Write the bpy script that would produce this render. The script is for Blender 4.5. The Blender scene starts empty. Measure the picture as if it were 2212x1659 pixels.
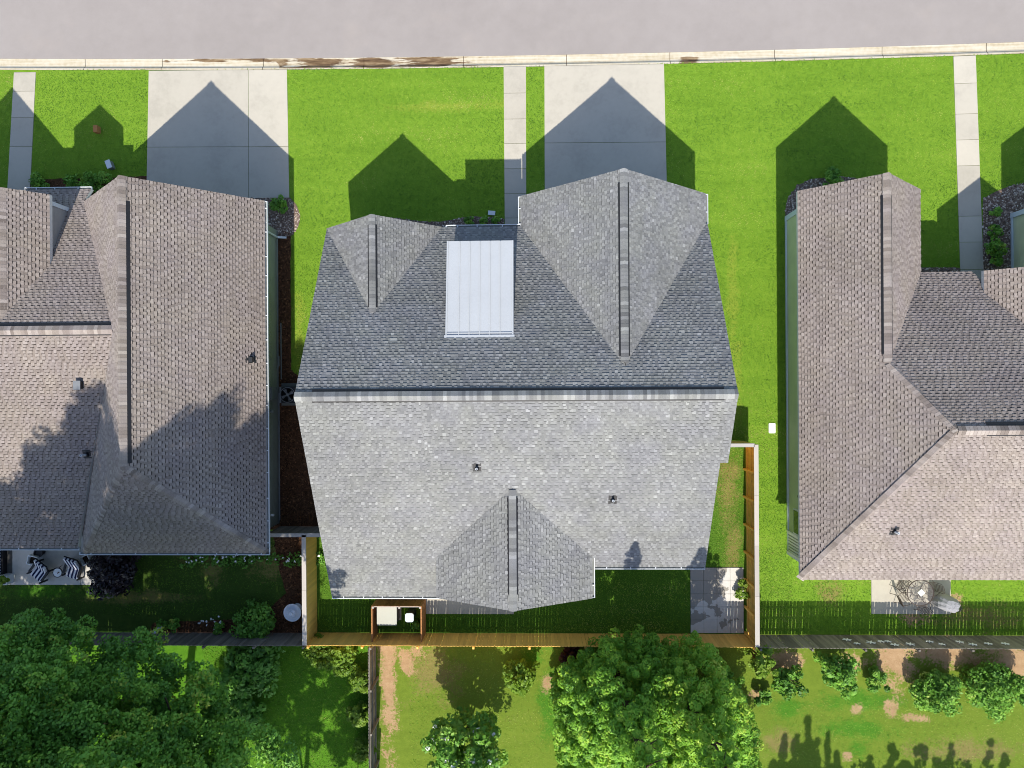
import bpy, bmesh, math, random
import numpy as np
from mathutils import Vector, Matrix, Euler
R_ = math.radians
random.seed(7)
sc = bpy.context.scene
COL = sc.collection

# ------------------------------------------------------------------ camera
CAMH, FPX = 34.0, 1540.0                      # flying height, focal length in survey pixels (picture 2212 wide)
cam_d = bpy.data.cameras.new('camera'); cam = bpy.data.objects.new('camera', cam_d); COL.objects.link(cam)
cam.location = (0, 0, CAMH); cam.rotation_euler = Euler((0, R_(1.64), -0.0065), 'XYZ')
cam_d.sensor_width = 36; cam_d.lens = 36 * FPX / 2212; cam_d.clip_end = 2000
sc.camera = cam
sc.cycles.filter_width = 1.0
CR = cam.rotation_euler.to_matrix()
def P(u, v, z=0.0):
    """survey pixel -> ground coordinates at height z"""
    d = CR @ Vector(((u - 1106) / FPX, -(v - 829.5) / FPX, -1)); t = (z - CAMH) / d.z
    return (d.x * t, d.y * t)

# ------------------------------------------------------------------ light
SUN = Vector((0.05, 0.93, -1.0)).normalized()
sd = bpy.data.lights.new('sun', 'SUN'); so = bpy.data.objects.new('sun', sd); COL.objects.link(so)
sd.energy = 4.35; sd.angle = R_(0.5); sd.color = (1, .94, .83)
so.rotation_euler = SUN.to_track_quat('-Z', 'Y').to_euler(); so.location = (0, -30, 60)
w = bpy.data.worlds.new('World'); sc.world = w; w.use_nodes = True
nt = w.node_tree; sky = nt.nodes.new('ShaderNodeTexSky'); sky.sky_type = 'NISHITA'; sky.sun_disc = False
sky.sun_elevation = math.asin(-SUN.z); sky.sun_rotation = math.pi + math.atan2(SUN.x, SUN.y)
nt.links.new(sky.outputs[0], nt.nodes['Background'].inputs[0]); nt.nodes['Background'].inputs[1].default_value = 0.15
sc.view_settings.view_transform = 'Standard'; sc.view_settings.look = 'None'; sc.view_settings.exposure = 0.68; sc.view_settings.gamma = 1

# ------------------------------------------------------------------ materials
class N:
    def __init__(s, name):
        s.m = bpy.data.materials.new(name); s.m.use_nodes = True; s.t = s.m.node_tree; s.b = s.t.nodes['Principled BSDF']
        s.out = s.t.nodes['Material Output']
    def n(s, typ, **k):
        x = s.t.nodes.new('ShaderNode' + typ)
        for a, b in k.items(): setattr(x, a, b)
        return x
    def l(s, a, b): s.t.links.new(a, b)
    def pos(s):
        return s.n('NewGeometry').outputs['Position']
    def noise(s, scale, detail=4, rough=.55, vec=None, dist=0):
        x = s.n('TexNoise'); x.inputs['Scale'].default_value = scale; x.inputs['Detail'].default_value = detail
        x.inputs['Roughness'].default_value = rough; x.inputs['Distortion'].default_value = dist
        s.l(vec if vec is not None else s.pos(), x.inputs['Vector']); return x.outputs['Fac']
    def ramp(s, fac, cols, interp='LINEAR'):
        x = s.n('ValToRGB'); r = x.color_ramp; r.interpolation = interp
        while len(r.elements) < len(cols): r.elements.new(.5)
        for e, (p, c) in zip(r.elements, cols): e.position = p; e.color = (*c, 1)
        s.l(fac, x.inputs[0]); return x.outputs[0]
    def math(s, op, a, b=None, clamp=False):
        x = s.n('Math', operation=op, use_clamp=clamp)
        for i, q in enumerate((a, b)):
            if q is None: continue
            if isinstance(q, (int, float)): x.inputs[i].default_value = q
            else: s.l(q, x.inputs[i])
        return x.outputs[0]
    def mix(s, fac, a, b, mode='MIX'):
        x = s.n('MixRGB', blend_type=mode)
        for i, q in enumerate((fac, a, b)):
            if isinstance(q, (int, float)): x.inputs[i].default_value = q
            elif isinstance(q, tuple): x.inputs[i].default_value = (*q, 1)
            else: s.l(q, x.inputs[i])
        return x.outputs[0]
    def bump(s, h, strength, dist=.02):
        x = s.n('Bump'); x.inputs['Strength'].default_value = strength; x.inputs['Distance'].default_value = dist
        s.l(h, x.inputs['Height']); s.l(x.outputs[0], s.b.inputs['Normal'])
    def fin(s, col, rough=.85, spec=.25, metal=0):
        if isinstance(col, tuple): s.b.inputs['Base Color'].default_value = (*col, 1)
        else: s.l(col, s.b.inputs['Base Color'])
        s.b.inputs['Roughness'].default_value = rough; s.b.inputs['Specular IOR Level'].default_value = spec; s.b.inputs['Metallic'].default_value = metal
        return s.m
def sm(a, k): return tuple(min(1, x * k) for x in a)
def plain(name, c, rough=.6, var=.12, scale=3, bump=0, spec=.3, metal=0):
    q = N(name); f = q.noise(scale, 5); g = q.noise(scale * 14, 3)
    col = q.ramp(q.math('ADD', q.math('MULTIPLY', f, .6), q.math('MULTIPLY', g, .4)), [(.3, sm(c, 1 - var)), (.7, sm(c, 1 + var))])
    if bump: q.bump(g, bump, .01)
    return q.fin(col, rough, spec, metal)

M = {}
def shingle(name, cols, warm, cool):
    q = N(name); a = q.n('Attribute', attribute_name='tint').outputs['Fac']
    base = q.ramp(a, cols)
    big = q.ramp(q.noise(.9, 4, .6), [(.35, warm), (.65, cool)])
    c = q.mix(1, base, big, 'MULTIPLY')
    gr = q.ramp(q.noise(55, 2), [(.3, (.78, .78, .78)), (.7, (1.2, 1.2, 1.2))])
    c = q.mix(1, c, gr, 'MULTIPLY')
    st = q.ramp(q.noise(.35, 6, .65), [(.35, (.87, .87, .88)), (.65, (1.06, 1.06, 1.06))])
    c = q.mix(1, c, st, 'MULTIPLY')
    q.bump(q.noise(90, 2), .25, .004)
    return q.fin(c, .9, .2)
M['grey_shingle'] = shingle('grey_shingle', [(0, (.018, .018, .019)), (.05, (.026, .026, .027)), (.1, (.07, .07, .07)), (.13, (.122, .124, .126)), (.5, (.178, .181, .182)), (.8, (.236, .24, .24)), (1, (.295, .30, .30))], (1.02, 1.015, .96), (.99, .98, 1.01))
M['tan_shingle'] = shingle('tan_shingle', [(0, (.034, .028, .025)), (.09, (.055, .045, .04)), (.12, (.15, .127, .113)), (.5, (.215, .185, .167)), (.75, (.275, .242, .222)), (1, (.33, .295, .27))], (1.02, 1.0, .95), (.99, .965, .99))
M['white_metal'] = plain('white_metal', (.62, .65, .68), .45, .03, 2)
M['seam_metal'] = plain('seam_metal', (.395, .412, .43), .42, .05, .8, spec=.35)
M['white_paint'] = plain('white_paint', (.66, .66, .64), .55, .06, 4)
M['black'] = plain('black_plastic', (.014, .014, .016), .5, .2, 6)
M['dark_metal'] = plain('dark_metal', (.035, .037, .04), .45, .2, 6, metal=.3)
M['grey_metal'] = plain('grey_metal', (.2, .21, .22), .5, .1, 6, metal=.2)
M['pvc'] = plain('pale_pipe', (.6, .63, .66), .5, .05, 6)
def siding(name, c):
    q = N(name); f = q.noise(1.2, 5)
    sx = q.n('SeparateXYZ'); q.l(q.pos(), sx.inputs[0])
    fr = q.math('FRACT', q.math('DIVIDE', sx.outputs[2], .18))
    q.bump(fr, .9, .02)
    return q.fin(q.ramp(f, [(.3, sm(c, .9)), (.7, sm(c, 1.08))]), .6, .3)
M['sage_siding'] = siding('sage_siding', (.29, .305, .255))
M['green_siding'] = siding('green_siding', (.56, .6, .40))
M['grey_siding'] = siding('grey_siding', (.3, .31, .32))

def concrete(name, c, stain=.12, seed=0):
    q = N(name); f = q.noise(.7, 6, .6); g = q.noise(5, 5, .6); h = q.noise(60, 2)
    k = q.math('ADD', q.math('ADD', q.math('MULTIPLY', f, .6), q.math('MULTIPLY', g, .25)), q.math('MULTIPLY', h, .15))
    col = q.ramp(k, [(.36, sm(c, 1 - stain)), (.5, c), (.68, sm(c, 1 + stain * .5))])
    tn = q.n('Attribute', attribute_name='tint').outputs['Fac']; col = q.mix(1, col, q.ramp(tn, [(0, (.9, .9, .9)), (1, (1.05, 1.05, 1.05))]), 'MULTIPLY')
    q.bump(h, .2, .004)
    return q.fin(col, .85, .25)
M['concrete'] = concrete('concrete', (.415, .385, .325), .13)
M['patio_concrete'] = concrete('patio_concrete', (.50, .485, .46), .2)
M['curb_concrete'] = None
def road_mat():
    q = N('asphalt'); f = q.noise(.25, 6, .6); g = q.noise(1.8, 6, .65); h = q.noise(45, 3, .7)
    k = q.math('ADD', q.math('ADD', q.math('MULTIPLY', f, .45), q.math('MULTIPLY', g, .25)), q.math('MULTIPLY', h, .3))
    col = q.ramp(k, [(.28, (.224, .201, .190)), (.5, (.264, .239, .227)), (.72, (.302, .275, .262))])
    vo = q.n('TexVoronoi'); vo.inputs['Scale'].default_value = .9; q.l(q.pos(), vo.inputs['Vector'])
    spot = q.ramp(vo.outputs['Distance'], [(.0, (1, 1, 1)), (.03, (1, 1, 1)), (.045, (0, 0, 0))])
    pick = q.ramp(q.noise(.7, 2), [(.55, (0, 0, 0)), (.6, (1, 1, 1))])
    col = q.mix(q.math('MULTIPLY', q.math('MULTIPLY', spot, pick), .45), col, (.09, .075, .065))
    tan = q.ramp(q.noise(.5, 4, .6), [(.56, (0, 0, 0)), (.75, (1, 1, 1))])
    col = q.mix(q.math('MULTIPLY', tan, .16), col, (.33, .275, .23))
    q.bump(h, .35, .006)
    return q.fin(col, .9, .2)
M['asphalt'] = road_mat()
def curb_mat():
    q = N('curb_concrete'); p = q.pos(); sx = q.n('SeparateXYZ'); q.l(p, sx.inputs[0])
    mp = q.n('Mapping'); mp.inputs['Scale'].default_value = (.25, 9, 1); q.l(p, mp.inputs['Vector'])
    streak = q.noise(1.0, 5, .6, mp.outputs[0]); g = q.noise(6, 5)
    col = q.ramp(q.math('ADD', q.math('MULTIPLY', streak, .7), q.math('MULTIPLY', g, .3)), [(.36, (.36, .30, .20)), (.5, (.46, .41, .31)), (.64, (.52, .485, .41))])
    # rust-brown water stain left in the gutter in front of the lawn
    at = q.n('Attribute', attribute_name='stain').outputs['Fac']
    mp3 = q.n('Mapping'); mp3.inputs['Scale'].default_value = (.55, 5, 1); q.l(p, mp3.inputs['Vector']); wob = q.noise(1.6, 6, .7, mp3.outputs[0])
    mk = q.ramp(q.math('ADD', q.math('MULTIPLY', at, .9), q.math('MULTIPLY', q.math('SUBTRACT', wob, .5), 1.9)), [(.44, (0, 0, 0)), (.6, (1, 1, 1))])
    mp2 = q.n('Mapping'); mp2.inputs['Scale'].default_value = (.8, 4.5, 1); q.l(p, mp2.inputs['Vector'])
    br = q.ramp(q.noise(1.4, 5, .6, mp2.outputs[0]), [(.34, (.07, .04, .02)), (.5, (.14, .088, .045)), (.68, (.27, .20, .12))])
    col = q.mix(mk, col, br)
    return q.fin(col, .8, .3)
M['curb_concrete'] = curb_mat()

def wood(name, c, rough=.75, var=.25, axis='Z'):
    q = N(name); p = q.pos(); mp = q.n('Mapping')
    mp.inputs['Scale'].default_value = {'Z': (9, 9, .8), 'X': (.8, 9, 9), 'Y': (9, .8, 9)}[axis]; q.l(p, mp.inputs['Vector'])
    f = q.noise(1.3, 5, .6, mp.outputs[0]); a = q.n('Attribute', attribute_name='tint').outputs['Fac']
    k = q.math('ADD', q.math('MULTIPLY', f, .6), q.math('MULTIPLY', a, .4))
    q.bump(f, .3, .006)
    return q.fin(q.ramp(k, [(.2, sm(c, 1 - var)), (.5, c), (.8, sm(c, 1 + var))]), rough, .2)
M['cedar'] = wood('cedar', (.76, .46, .115), .75, .18)
M['cedar_dark'] = wood('brown_stained_wood', (.36, .165, .06))
M['grey_wood'] = wood('weathered_wood', (.19, .17, .145), .85, .45)
M['pale_wood'] = wood('bleached_wood', (.40, .365, .33), .85, .15, 'Y')
M['pale_wood_x'] = wood('bleached_wood_across', (.34, .325, .31), .85, .2, 'X')

def soil(name, c1, c2, c3, scale=7):
    q = N(name); f = q.noise(scale, 6, .7); g = q.noise(scale * 6, 4, .7)
    k = q.math('ADD', q.math('MULTIPLY', f, .55), q.math('MULTIPLY', g, .45))
    q.bump(g, .8, .03)
    return q.fin(q.ramp(k, [(.33, c1), (.5, c2), (.67, c3)]), .95, .1)
M['mulch'] = soil('brown_mulch', (.018, .010, .006), (.075, .037, .02), (.17, .085, .045))
M['rock_bed'] = soil('rock_bed', (.05, .036, .03), (.15, .11, .088), (.28, .22, .18), 12)

def lawn(name, base, dry=None, dirt=None, green=None, drycol=((.12, .115, .03), (.18, .16, .05), (.25, .21, .075))):
    """grass sheet; dry / dirt / green are lists of (x, y, rx, ry) patches that differ in colour"""
    q = N(name); p = q.pos()
    f = q.noise(.5, 5, .6); g = q.noise(4, 5, .65); h = q.noise(28, 3, .7)
    mow = q.n('Mapping'); mow.inputs['Scale'].default_value = (.22, 2.6, 1); q.l(p, mow.inputs['Vector']); f = q.math('ADD', q.math('MULTIPLY', f, .5), q.math('MULTIPLY', q.noise(1, 4, .6, mow.outputs[0]), .5))
    k = q.math('ADD', q.math('ADD', q.math('MULTIPLY', f, .35), q.math('MULTIPLY', g, .3)), q.math('MULTIPLY', h, .35))
    col = q.ramp(k, [(.3, base[0]), (.5, base[1]), (.7, base[2])])
    wob = q.noise(.9, 6, .72); fine = q.noise(9, 4, .7)
    def mask(lst, sharp):
        tot = None
        for (x, y, rx, ry) in lst:
            a = q.n('VectorMath', operation='SUBTRACT'); q.l(p, a.inputs[0]); a.inputs[1].default_value = (x, y, 0)
            b = q.n('VectorMath', operation='MULTIPLY'); q.l(a.outputs[0], b.inputs[0]); b.inputs[1].default_value = (1 / rx, 1 / ry, 0)
            c = q.n('VectorMath', operation='LENGTH'); q.l(b.outputs[0], c.inputs[0])
            d = q.math('SUBTRACT', 1.0, c.outputs['Value'])
            tot = d if tot is None else q.math('MAXIMUM', tot, d)
        tot = q.math('ADD', q.math('MULTIPLY', tot, .8), q.math('ADD', q.math('MULTIPLY', q.math('SUBTRACT', wob, .54), 2.4), q.math('MULTIPLY', q.math('SUBTRACT', fine, .5), 1.5)))
        return q.ramp(tot, [(.0, (0, 0, 0)), (sharp, (1, 1, 1))])
    for lst, c3, s in ((dry, drycol, .5), (green, ((.03, .09, .008), (.055, .16, .012), (.09, .22, .02)), .5), (dirt, ((.23, .14, .07), (.34, .225, .125), (.46, .33, .2)), .28)):
        if lst: col = q.mix(mask(lst, s), col, q.ramp(k, [(.3, c3[0]), (.5, c3[1]), (.7, c3[2])]))
    q.bump(h, .7, .03)
    return q.fin(col, .95, .1)
FG = ((.072, .145, .011), (.132, .243, .02), (.205, .31, .034))
def leafmat(name, cols, trans=.3, rough=.55):
    q = N(name); a = q.n('Attribute', attribute_name='tint').outputs['Fac']; c = q.ramp(a, cols)
    q.fin(c, rough, .3)
    tr = q.n('BsdfTranslucent'); q.l(q.mix(1, c, (1.25, 1.2, .6), 'MULTIPLY'), tr.inputs[0])
    mx = q.n('MixShader'); mx.inputs[0].default_value = trans
    q.l(q.b.outputs[0], mx.inputs[1]); q.l(tr.outputs[0], mx.inputs[2]); q.l(mx.outputs[0], q.out.inputs[0])
    return q.m
M['blade'] = leafmat('grass_blades', [(0, (.045, .115, .008)), (.45, (.124, .262, .017)), (.8, (.2, .335, .03)), (1, (.35, .375, .10))], .25, .7)
M['oak'] = leafmat('dark_tree_leaves', [(0, (.055, .15, .02)), (.5, (.135, .315, .038)), (.9, (.21, .40, .045)), (1, (.36, .43, .06))], .16)
M['conifer'] = leafmat('conifer_foliage', [(0, (.06, .17, .015)), (.45, (.165, .365, .026)), (.8, (.28, .45, .036)), (1, (.42, .5, .07))], .16)
M['shrub'] = leafmat('shrub_leaves', [(0, (.045, .13, .014)), (.5, (.125, .295, .03)), (.9, (.22, .39, .045)), (1, (.33, .44, .08))], .18)
M['lime'] = leafmat('lime_leaves', [(0, (.08, .17, .014)), (.5, (.17, .29, .025)), (1, (.3, .4, .07))], .35)
M['purple_leaf'] = leafmat('purple_leaves', [(0, (.008, .005, .008)), (.6, (.02, .012, .016)), (1, (.06, .04, .045))], .1, .35)
M['red_leaf'] = leafmat('dark_red_leaves', [(0, (.02, .006, .006)), (.6, (.06, .014, .012)), (1, (.1, .05, .02))], .2)
M['petal'] = plain('white_petals', (.85, .84, .83), .6, .08)
M['bark'] = soil('bark', (.03, .022, .016), (.07, .05, .037), (.13, .1, .075), 5)
M['stone'] = None
q = N('loose_stones'); M['stone'] = q.fin(q.ramp(q.n('Attribute', attribute_name='tint').outputs['Fac'], [(0, (.09, .058, .046)), (.4, (.21, .15, .12)), (.8, (.4, .33, .28)), (1, (.6, .54, .48))]), .8, .25)
q = N('bark_chips'); M['chip'] = q.fin(q.ramp(q.n('Attribute', attribute_name='tint').outputs['Fac'], [(0, (.02, .010, .006)), (.5, (.085, .038, .018)), (1, (.24, .12, .06))]), .9, .1)
q = N('tan_gravel'); M['tan_stone'] = q.fin(q.ramp(q.n('Attribute', attribute_name='tint').outputs['Fac'], [(0, (.2, .15, .11)), (.5, (.38, .31, .25)), (1, (.52, .46, .4))]), .85, .2)
def stripes():
    q = N('striped_cushion'); a = q.n('Attribute', attribute_name='tint').outputs['Fac']
    return q.fin(q.ramp(a, [(0, (.015, .02, .06)), (.5, (.62, .63, .68))], 'CONSTANT'), .9, .1)
M['stripe'] = stripes()
def glass():
    q = N('dark_glass'); return q.fin((.02, .035, .045), .08, .6)
M['glass'] = glass()
q = N('table_glass'); q.fin((.26, .24, .24), .12, .4); tr = q.n('BsdfTransparent'); mx = q.n('MixShader'); mx.inputs[0].default_value = .88
q.l(q.b.outputs[0], mx.inputs[1]); q.l(tr.outputs[0], mx.inputs[2]); q.l(mx.outputs[0], q.out.inputs[0]); M['table_glass'] = q.m
M['iron'] = plain('brown_iron', (.05, .035, .028), .5, .2, 8)
M['cover'] = plain('grey_cover_cloth', (.25, .25, .265), .85, .1, 5, .3)
M['bin_green'] = plain('bin_green', (.02, .045, .045), .5, .1)
M['bin_lid'] = plain('bin_lid', (.52, .6, .62), .5, .05)
M['birdbath'] = plain('pale_stone', (.62, .67, .74), .6, .08, 5)
M['cabinet'] = plain('cream_enamel', (.40, .40, .34), .5, .05)
M['rug'] = plain('grey_rug', (.09, .088, .085), .9, .15, 8)
M['soil_pot'] = soil('potting_soil', (.01, .008, .006), (.03, .02, .014), (.06, .04, .03), 20)
M['blue_trim'] = plain('blue_white_trim', (.55, .62, .68), .5, .04)
M['meter'] = plain('meter_grey', (.16, .17, .16), .5, .1)

# ------------------------------------------------------------------ mesh building
class MB:
    def __init__(s): s.v = []; s.f = []; s.t = []
    def poly(s, pts, tint=.5):
        i = len(s.v); s.v += [tuple(p) for p in pts]; s.f.append(tuple(range(i, i + len(pts)))); s.t.append(tint)
    def prism(s, p2, z0, z1, tint=.5):
        n = len(p2); lo = [(x, y, z0) for x, y in p2]; hi = [(x, y, z1) for x, y in p2]
        a = sum(p2[i][0] * p2[(i + 1) % n][1] - p2[(i + 1) % n][0] * p2[i][1] for i in range(n))
        if a < 0: lo.reverse(); hi.reverse()
        s.poly(hi, tint); s.poly(lo[::-1], tint)
        for i in range(n):
            j = (i + 1) % n; s.poly([lo[i], lo[j], hi[j], hi[i]], tint)
    def box(s, x0, x1, y0, y1, z0, z1, tint=.5): s.prism([(x0, y0), (x1, y0), (x1, y1), (x0, y1)], z0, z1, tint)
    def obox(s, c, size, rz=0, tint=.5, M4=None):
        """box centred at c, optionally under a full matrix"""
        m = M4 if M4 is not None else Matrix.Translation(c) @ Matrix.Rotation(rz, 4, 'Z')
        a, b, d = (x / 2 for x in size)
        k = [m @ Vector(q) for q in ((-a, -b, -d), (a, -b, -d), (a, b, -d), (-a, b, -d), (-a, -b, d), (a, -b, d), (a, b, d), (-a, b, d))]
        for f in ((0, 3, 2, 1), (4, 5, 6, 7), (0, 1, 5, 4), (1, 2, 6, 5), (2, 3, 7, 6), (3, 0, 4, 7)): s.poly([k[i] for i in f], tint)
    def slab(s, poly3, t, tint=.5):
        """planar polygon thickened downwards by t"""
        n = len(poly3); lo = [(x, y, z - t) for x, y, z in poly3]
        s.poly(poly3, tint); s.poly(lo[::-1], tint)
        for i in range(n):
            j = (i + 1) % n; s.poly([lo[i], lo[j], poly3[j], poly3[i]], tint)
    def tube(s, pts, r, n=6, tint=.5, cap=True):
        pts = [Vector(p) for p in pts]; rr = r if isinstance(r, (list, tuple)) else [r] * len(pts); rings = []
        for i, p in enumerate(pts):
            d = (pts[min(i + 1, len(pts) - 1)] - pts[max(i - 1, 0)]).normalized()
            a = d.cross(Vector((0, 0, 1)) if abs(d.z) < .9 else Vector((1, 0, 0))).normalized(); b = d.cross(a)
            rings.append([p + (a * math.cos(2 * math.pi * k / n) + b * math.sin(2 * math.pi * k / n)) * rr[i] for k in range(n)])
        for A, B in zip(rings, rings[1:]):
            for k in range(n): s.poly([A[k], A[(k + 1) % n], B[(k + 1) % n], B[k]], tint)
        if cap: s.poly(rings[0], tint); s.poly(rings[-1][::-1], tint)
    def lathe(s, prof, c, n=24, tint=.5, caps=True):
        x, y = c; rings = [[(x + r * math.cos(2 * math.pi * k / n), y + r * math.sin(2 * math.pi * k / n), z) for k in range(n)] for r, z in prof]
        for A, B in zip(rings, rings[1:]):
            for k in range(n): s.poly([A[k], A[(k + 1) % n], B[(k + 1) % n], B[k]], tint)
        if caps and prof[0][0] > .001: s.poly(rings[0][::-1], tint)
        if caps and prof[-1][0] > .001: s.poly(rings[-1], tint)
    def build(s, name, m, parent=None, smooth=False):
        me = bpy.data.meshes.new(name); me.from_pydata(s.v, [], s.f); me.materials.append(m)
        at = me.attributes.new('tint', 'FLOAT', 'FACE'); at.data.foreach_set('value', s.t)
        if smooth: me.polygons.foreach_set('use_smooth', [True] * len(me.polygons))
        return link(name, me, parent)
def wloc(o):
    v = Vector((0, 0, 0))
    while o: v += o.location; o = o.parent
    return v
def link(name, me, parent=None):
    o = bpy.data.objects.new(name, me); COL.objects.link(o)
    if parent is not None: o.parent = parent; o.location = -wloc(parent)
    return o
def rebase(o):
    """put a one-mesh thing's origin at the middle of its base"""
    me = o.data; n = len(me.vertices); a = np.empty(n * 3); me.vertices.foreach_get('co', a); a = a.reshape(-1, 3)
    c = np.array([(a[:, 0].min() + a[:, 0].max()) / 2, (a[:, 1].min() + a[:, 1].max()) / 2, a[:, 2].min()])
    me.vertices.foreach_set('co', (a - c).ravel()); o.location = Vector(c); me.update(); return o
def thing(name, label, cat, loc, group=None):
    o = bpy.data.objects.new(name, None); COL.objects.link(o); o.location = loc; o.empty_display_size = .3
    o['label'] = label; o['category'] = cat
    if group: o['group'] = group
    return o
def tag(o, label, cat, group=None, base=True):
    if base and o.type == 'MESH': rebase(o)
    o['label'] = label; o['category'] = cat
    if group: o['group'] = group
    return o
def struct(o, kind='structure'): o['kind'] = kind; return o
def np_mesh(name, V, nper, tint, m, parent=None):
    """many separate polygons of nper corners each"""
    n = len(V); nf = n // nper; me = bpy.data.meshes.new(name)
    me.vertices.add(n); me.vertices.foreach_set('co', np.asarray(V, np.float32).ravel())
    me.loops.add(n); me.loops.foreach_set('vertex_index', np.arange(n, dtype=np.int32))
    me.polygons.add(nf); me.polygons.foreach_set('loop_start', np.arange(0, n, nper, dtype=np.int32))
    try: me.polygons.foreach_set('loop_total', np.full(nf, nper, np.int32))
    except Exception: pass
    me.update(calc_edges=True); me.materials.append(m)
    at = me.attributes.new('tint', 'FLOAT', 'FACE'); at.data.foreach_set('value', np.asarray(tint, np.float32))
    return link(name, me, parent)

# ------------------------------------------------------------------ shingled roofs
def clip(poly, a0, a1, b0, b1):
    for ax, val, sg in ((0, a0, 1), (0, a1, -1), (1, b0, 1), (1, b1, -1)):
        out = []; n = len(poly)
        for i in range(n):
            p, q = poly[i], poly[(i + 1) % n]; dp = (p[ax] - val) * sg; dq = (q[ax] - val) * sg
            if dp >= 0: out.append(p)
            if (dp > 0 and dq < 0) or (dp < 0 and dq > 0):
                t = dp / (dp - dq); out.append((p[0] + (q[0] - p[0]) * t, p[1] + (q[1] - p[1]) * t))
        poly = out
        if len(poly) < 3: return []
    return poly
def course(mb, poly3, style, seed, expo=.13):
    """lay shingle courses with raised tabs over one planar convex roof polygon"""
    rnd = random.Random(seed); pts = [Vector(p) for p in poly3]
    n = Vector((0, 0, 0))
    for i in range(len(pts)): n += pts[i].cross(pts[(i + 1) % len(pts)])
    n.normalize()
    if n.z < 0: n = -n
    up = (Vector((0, 0, 1)) - n * n.z).normalized(); e = up.cross(n).normalized(); o = pts[0]
    off = o.dot(up)
    P2 = [((p - o).dot(e), p.dot(up)) for p in pts]
    amin = min(p[0] for p in P2); amax = max(p[0] for p in P2); bmin = min(p[1] for p in P2); bmax = max(p[1] for p in P2)
    bs = bmin
    nr = int((bmax - bmin) / expo) + 1
    for r in range(nr):
        b0 = bs + r * expo; b1 = b0 + expo + .0005; a = amin - rnd.random() * .3; hi = rnd.random() < .5
        rowt = rnd.uniform(-.03, .03)
        while a < amax:
            if style == 'grey': wdt = rnd.choice((.085, .1, .115, .13, .15)); hi = (not hi) if rnd.random() < .8 else hi
            else: wdt = (rnd.uniform(.085, .15) if hi else rnd.uniform(.09, .2)); hi = not hi
            c = clip(P2, max(a, amin), min(a + wdt, amax), b0, b1)
            if style == 'grey': t = min(1, max(.13, rnd.gauss(.64 if hi else .46, .1) + rowt)); t = min(1, t + .2) if (hi and rnd.random() < .05) else t
            else: t = min(1, max(.13, rnd.gauss(.68 if hi else .48, .075) + rowt))
            th = .015 + (.012 if hi else 0)
            if c:
                top = [o + e * x + up * (y - off) + n * (.004 + th * (1 - (y - b0) / (expo * 1.15))) for x, y in c]
                bot = [o + e * x + up * (y - off) for x, y in c]
                mb.poly(top, t); k = len(c)
                for i in range(k):
                    j = (i + 1) % k
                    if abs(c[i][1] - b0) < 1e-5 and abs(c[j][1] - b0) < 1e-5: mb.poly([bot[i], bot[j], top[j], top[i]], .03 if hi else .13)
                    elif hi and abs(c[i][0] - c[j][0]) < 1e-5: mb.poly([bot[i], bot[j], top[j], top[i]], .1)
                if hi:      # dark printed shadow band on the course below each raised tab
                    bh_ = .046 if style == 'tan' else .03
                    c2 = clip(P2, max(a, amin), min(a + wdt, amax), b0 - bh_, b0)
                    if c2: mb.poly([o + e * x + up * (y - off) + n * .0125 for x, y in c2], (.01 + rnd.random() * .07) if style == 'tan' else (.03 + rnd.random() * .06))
            a += wdt
def caps(p0, p1, s0, s1, w, lift, mat_, parent, seed, vent=None, vm=(.055, .055)):
    """ridge or hip cap shingles from p0 to p1; s0/s1 = drop per metre to either side"""
    rnd = random.Random(seed); p0 = Vector(p0); p1 = Vector(p1); d = (p1 - p0); L = d.length; d.normalize()
    sd_ = Vector((d.y, -d.x, 0)).normalized(); mb = MB(); x = 0; w2 = w / 2
    while x < L:
        q = min(L, x + .14); t = min(1, max(.13, rnd.gauss(.6, .22)))
        a = p0 + d * x + Vector((0, 0, lift + .012)); b = p0 + d * q + Vector((0, 0, lift + .004))
        al = a + sd_ * w2 - Vector((0, 0, s0 * w2)); bl = b + sd_ * w2 - Vector((0, 0, s0 * w2))
        ar = a - sd_ * w2 - Vector((0, 0, s1 * w2)); br = b - sd_ * w2 - Vector((0, 0, s1 * w2))
        mb.poly([a, b, bl, al], t); mb.poly([b, a, ar, br], t)
        dn = Vector((0, 0, .014)); mb.poly([al, a, a - dn, al - dn], .03); mb.poly([a, ar, ar - dn, a - dn], .03)
        x = q
    o = mb.build('ridge_cap', mat_, parent)
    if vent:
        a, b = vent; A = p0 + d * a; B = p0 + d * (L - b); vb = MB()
        for sg, s, w3 in ((1, s0, w2 + vm[0]), (-1, s1, w2 + vm[1])):  # vm: a wider black margin on the shaded side includes the vent's shadow
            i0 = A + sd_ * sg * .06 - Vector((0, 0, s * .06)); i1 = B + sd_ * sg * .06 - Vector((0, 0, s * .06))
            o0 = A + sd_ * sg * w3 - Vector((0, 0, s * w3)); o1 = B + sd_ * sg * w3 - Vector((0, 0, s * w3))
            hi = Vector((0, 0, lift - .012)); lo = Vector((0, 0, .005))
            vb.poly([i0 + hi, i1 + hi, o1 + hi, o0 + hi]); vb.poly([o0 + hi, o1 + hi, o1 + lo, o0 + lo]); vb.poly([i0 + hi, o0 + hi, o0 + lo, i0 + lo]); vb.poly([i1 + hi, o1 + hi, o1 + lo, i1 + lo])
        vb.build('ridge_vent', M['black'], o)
    return o
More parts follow.
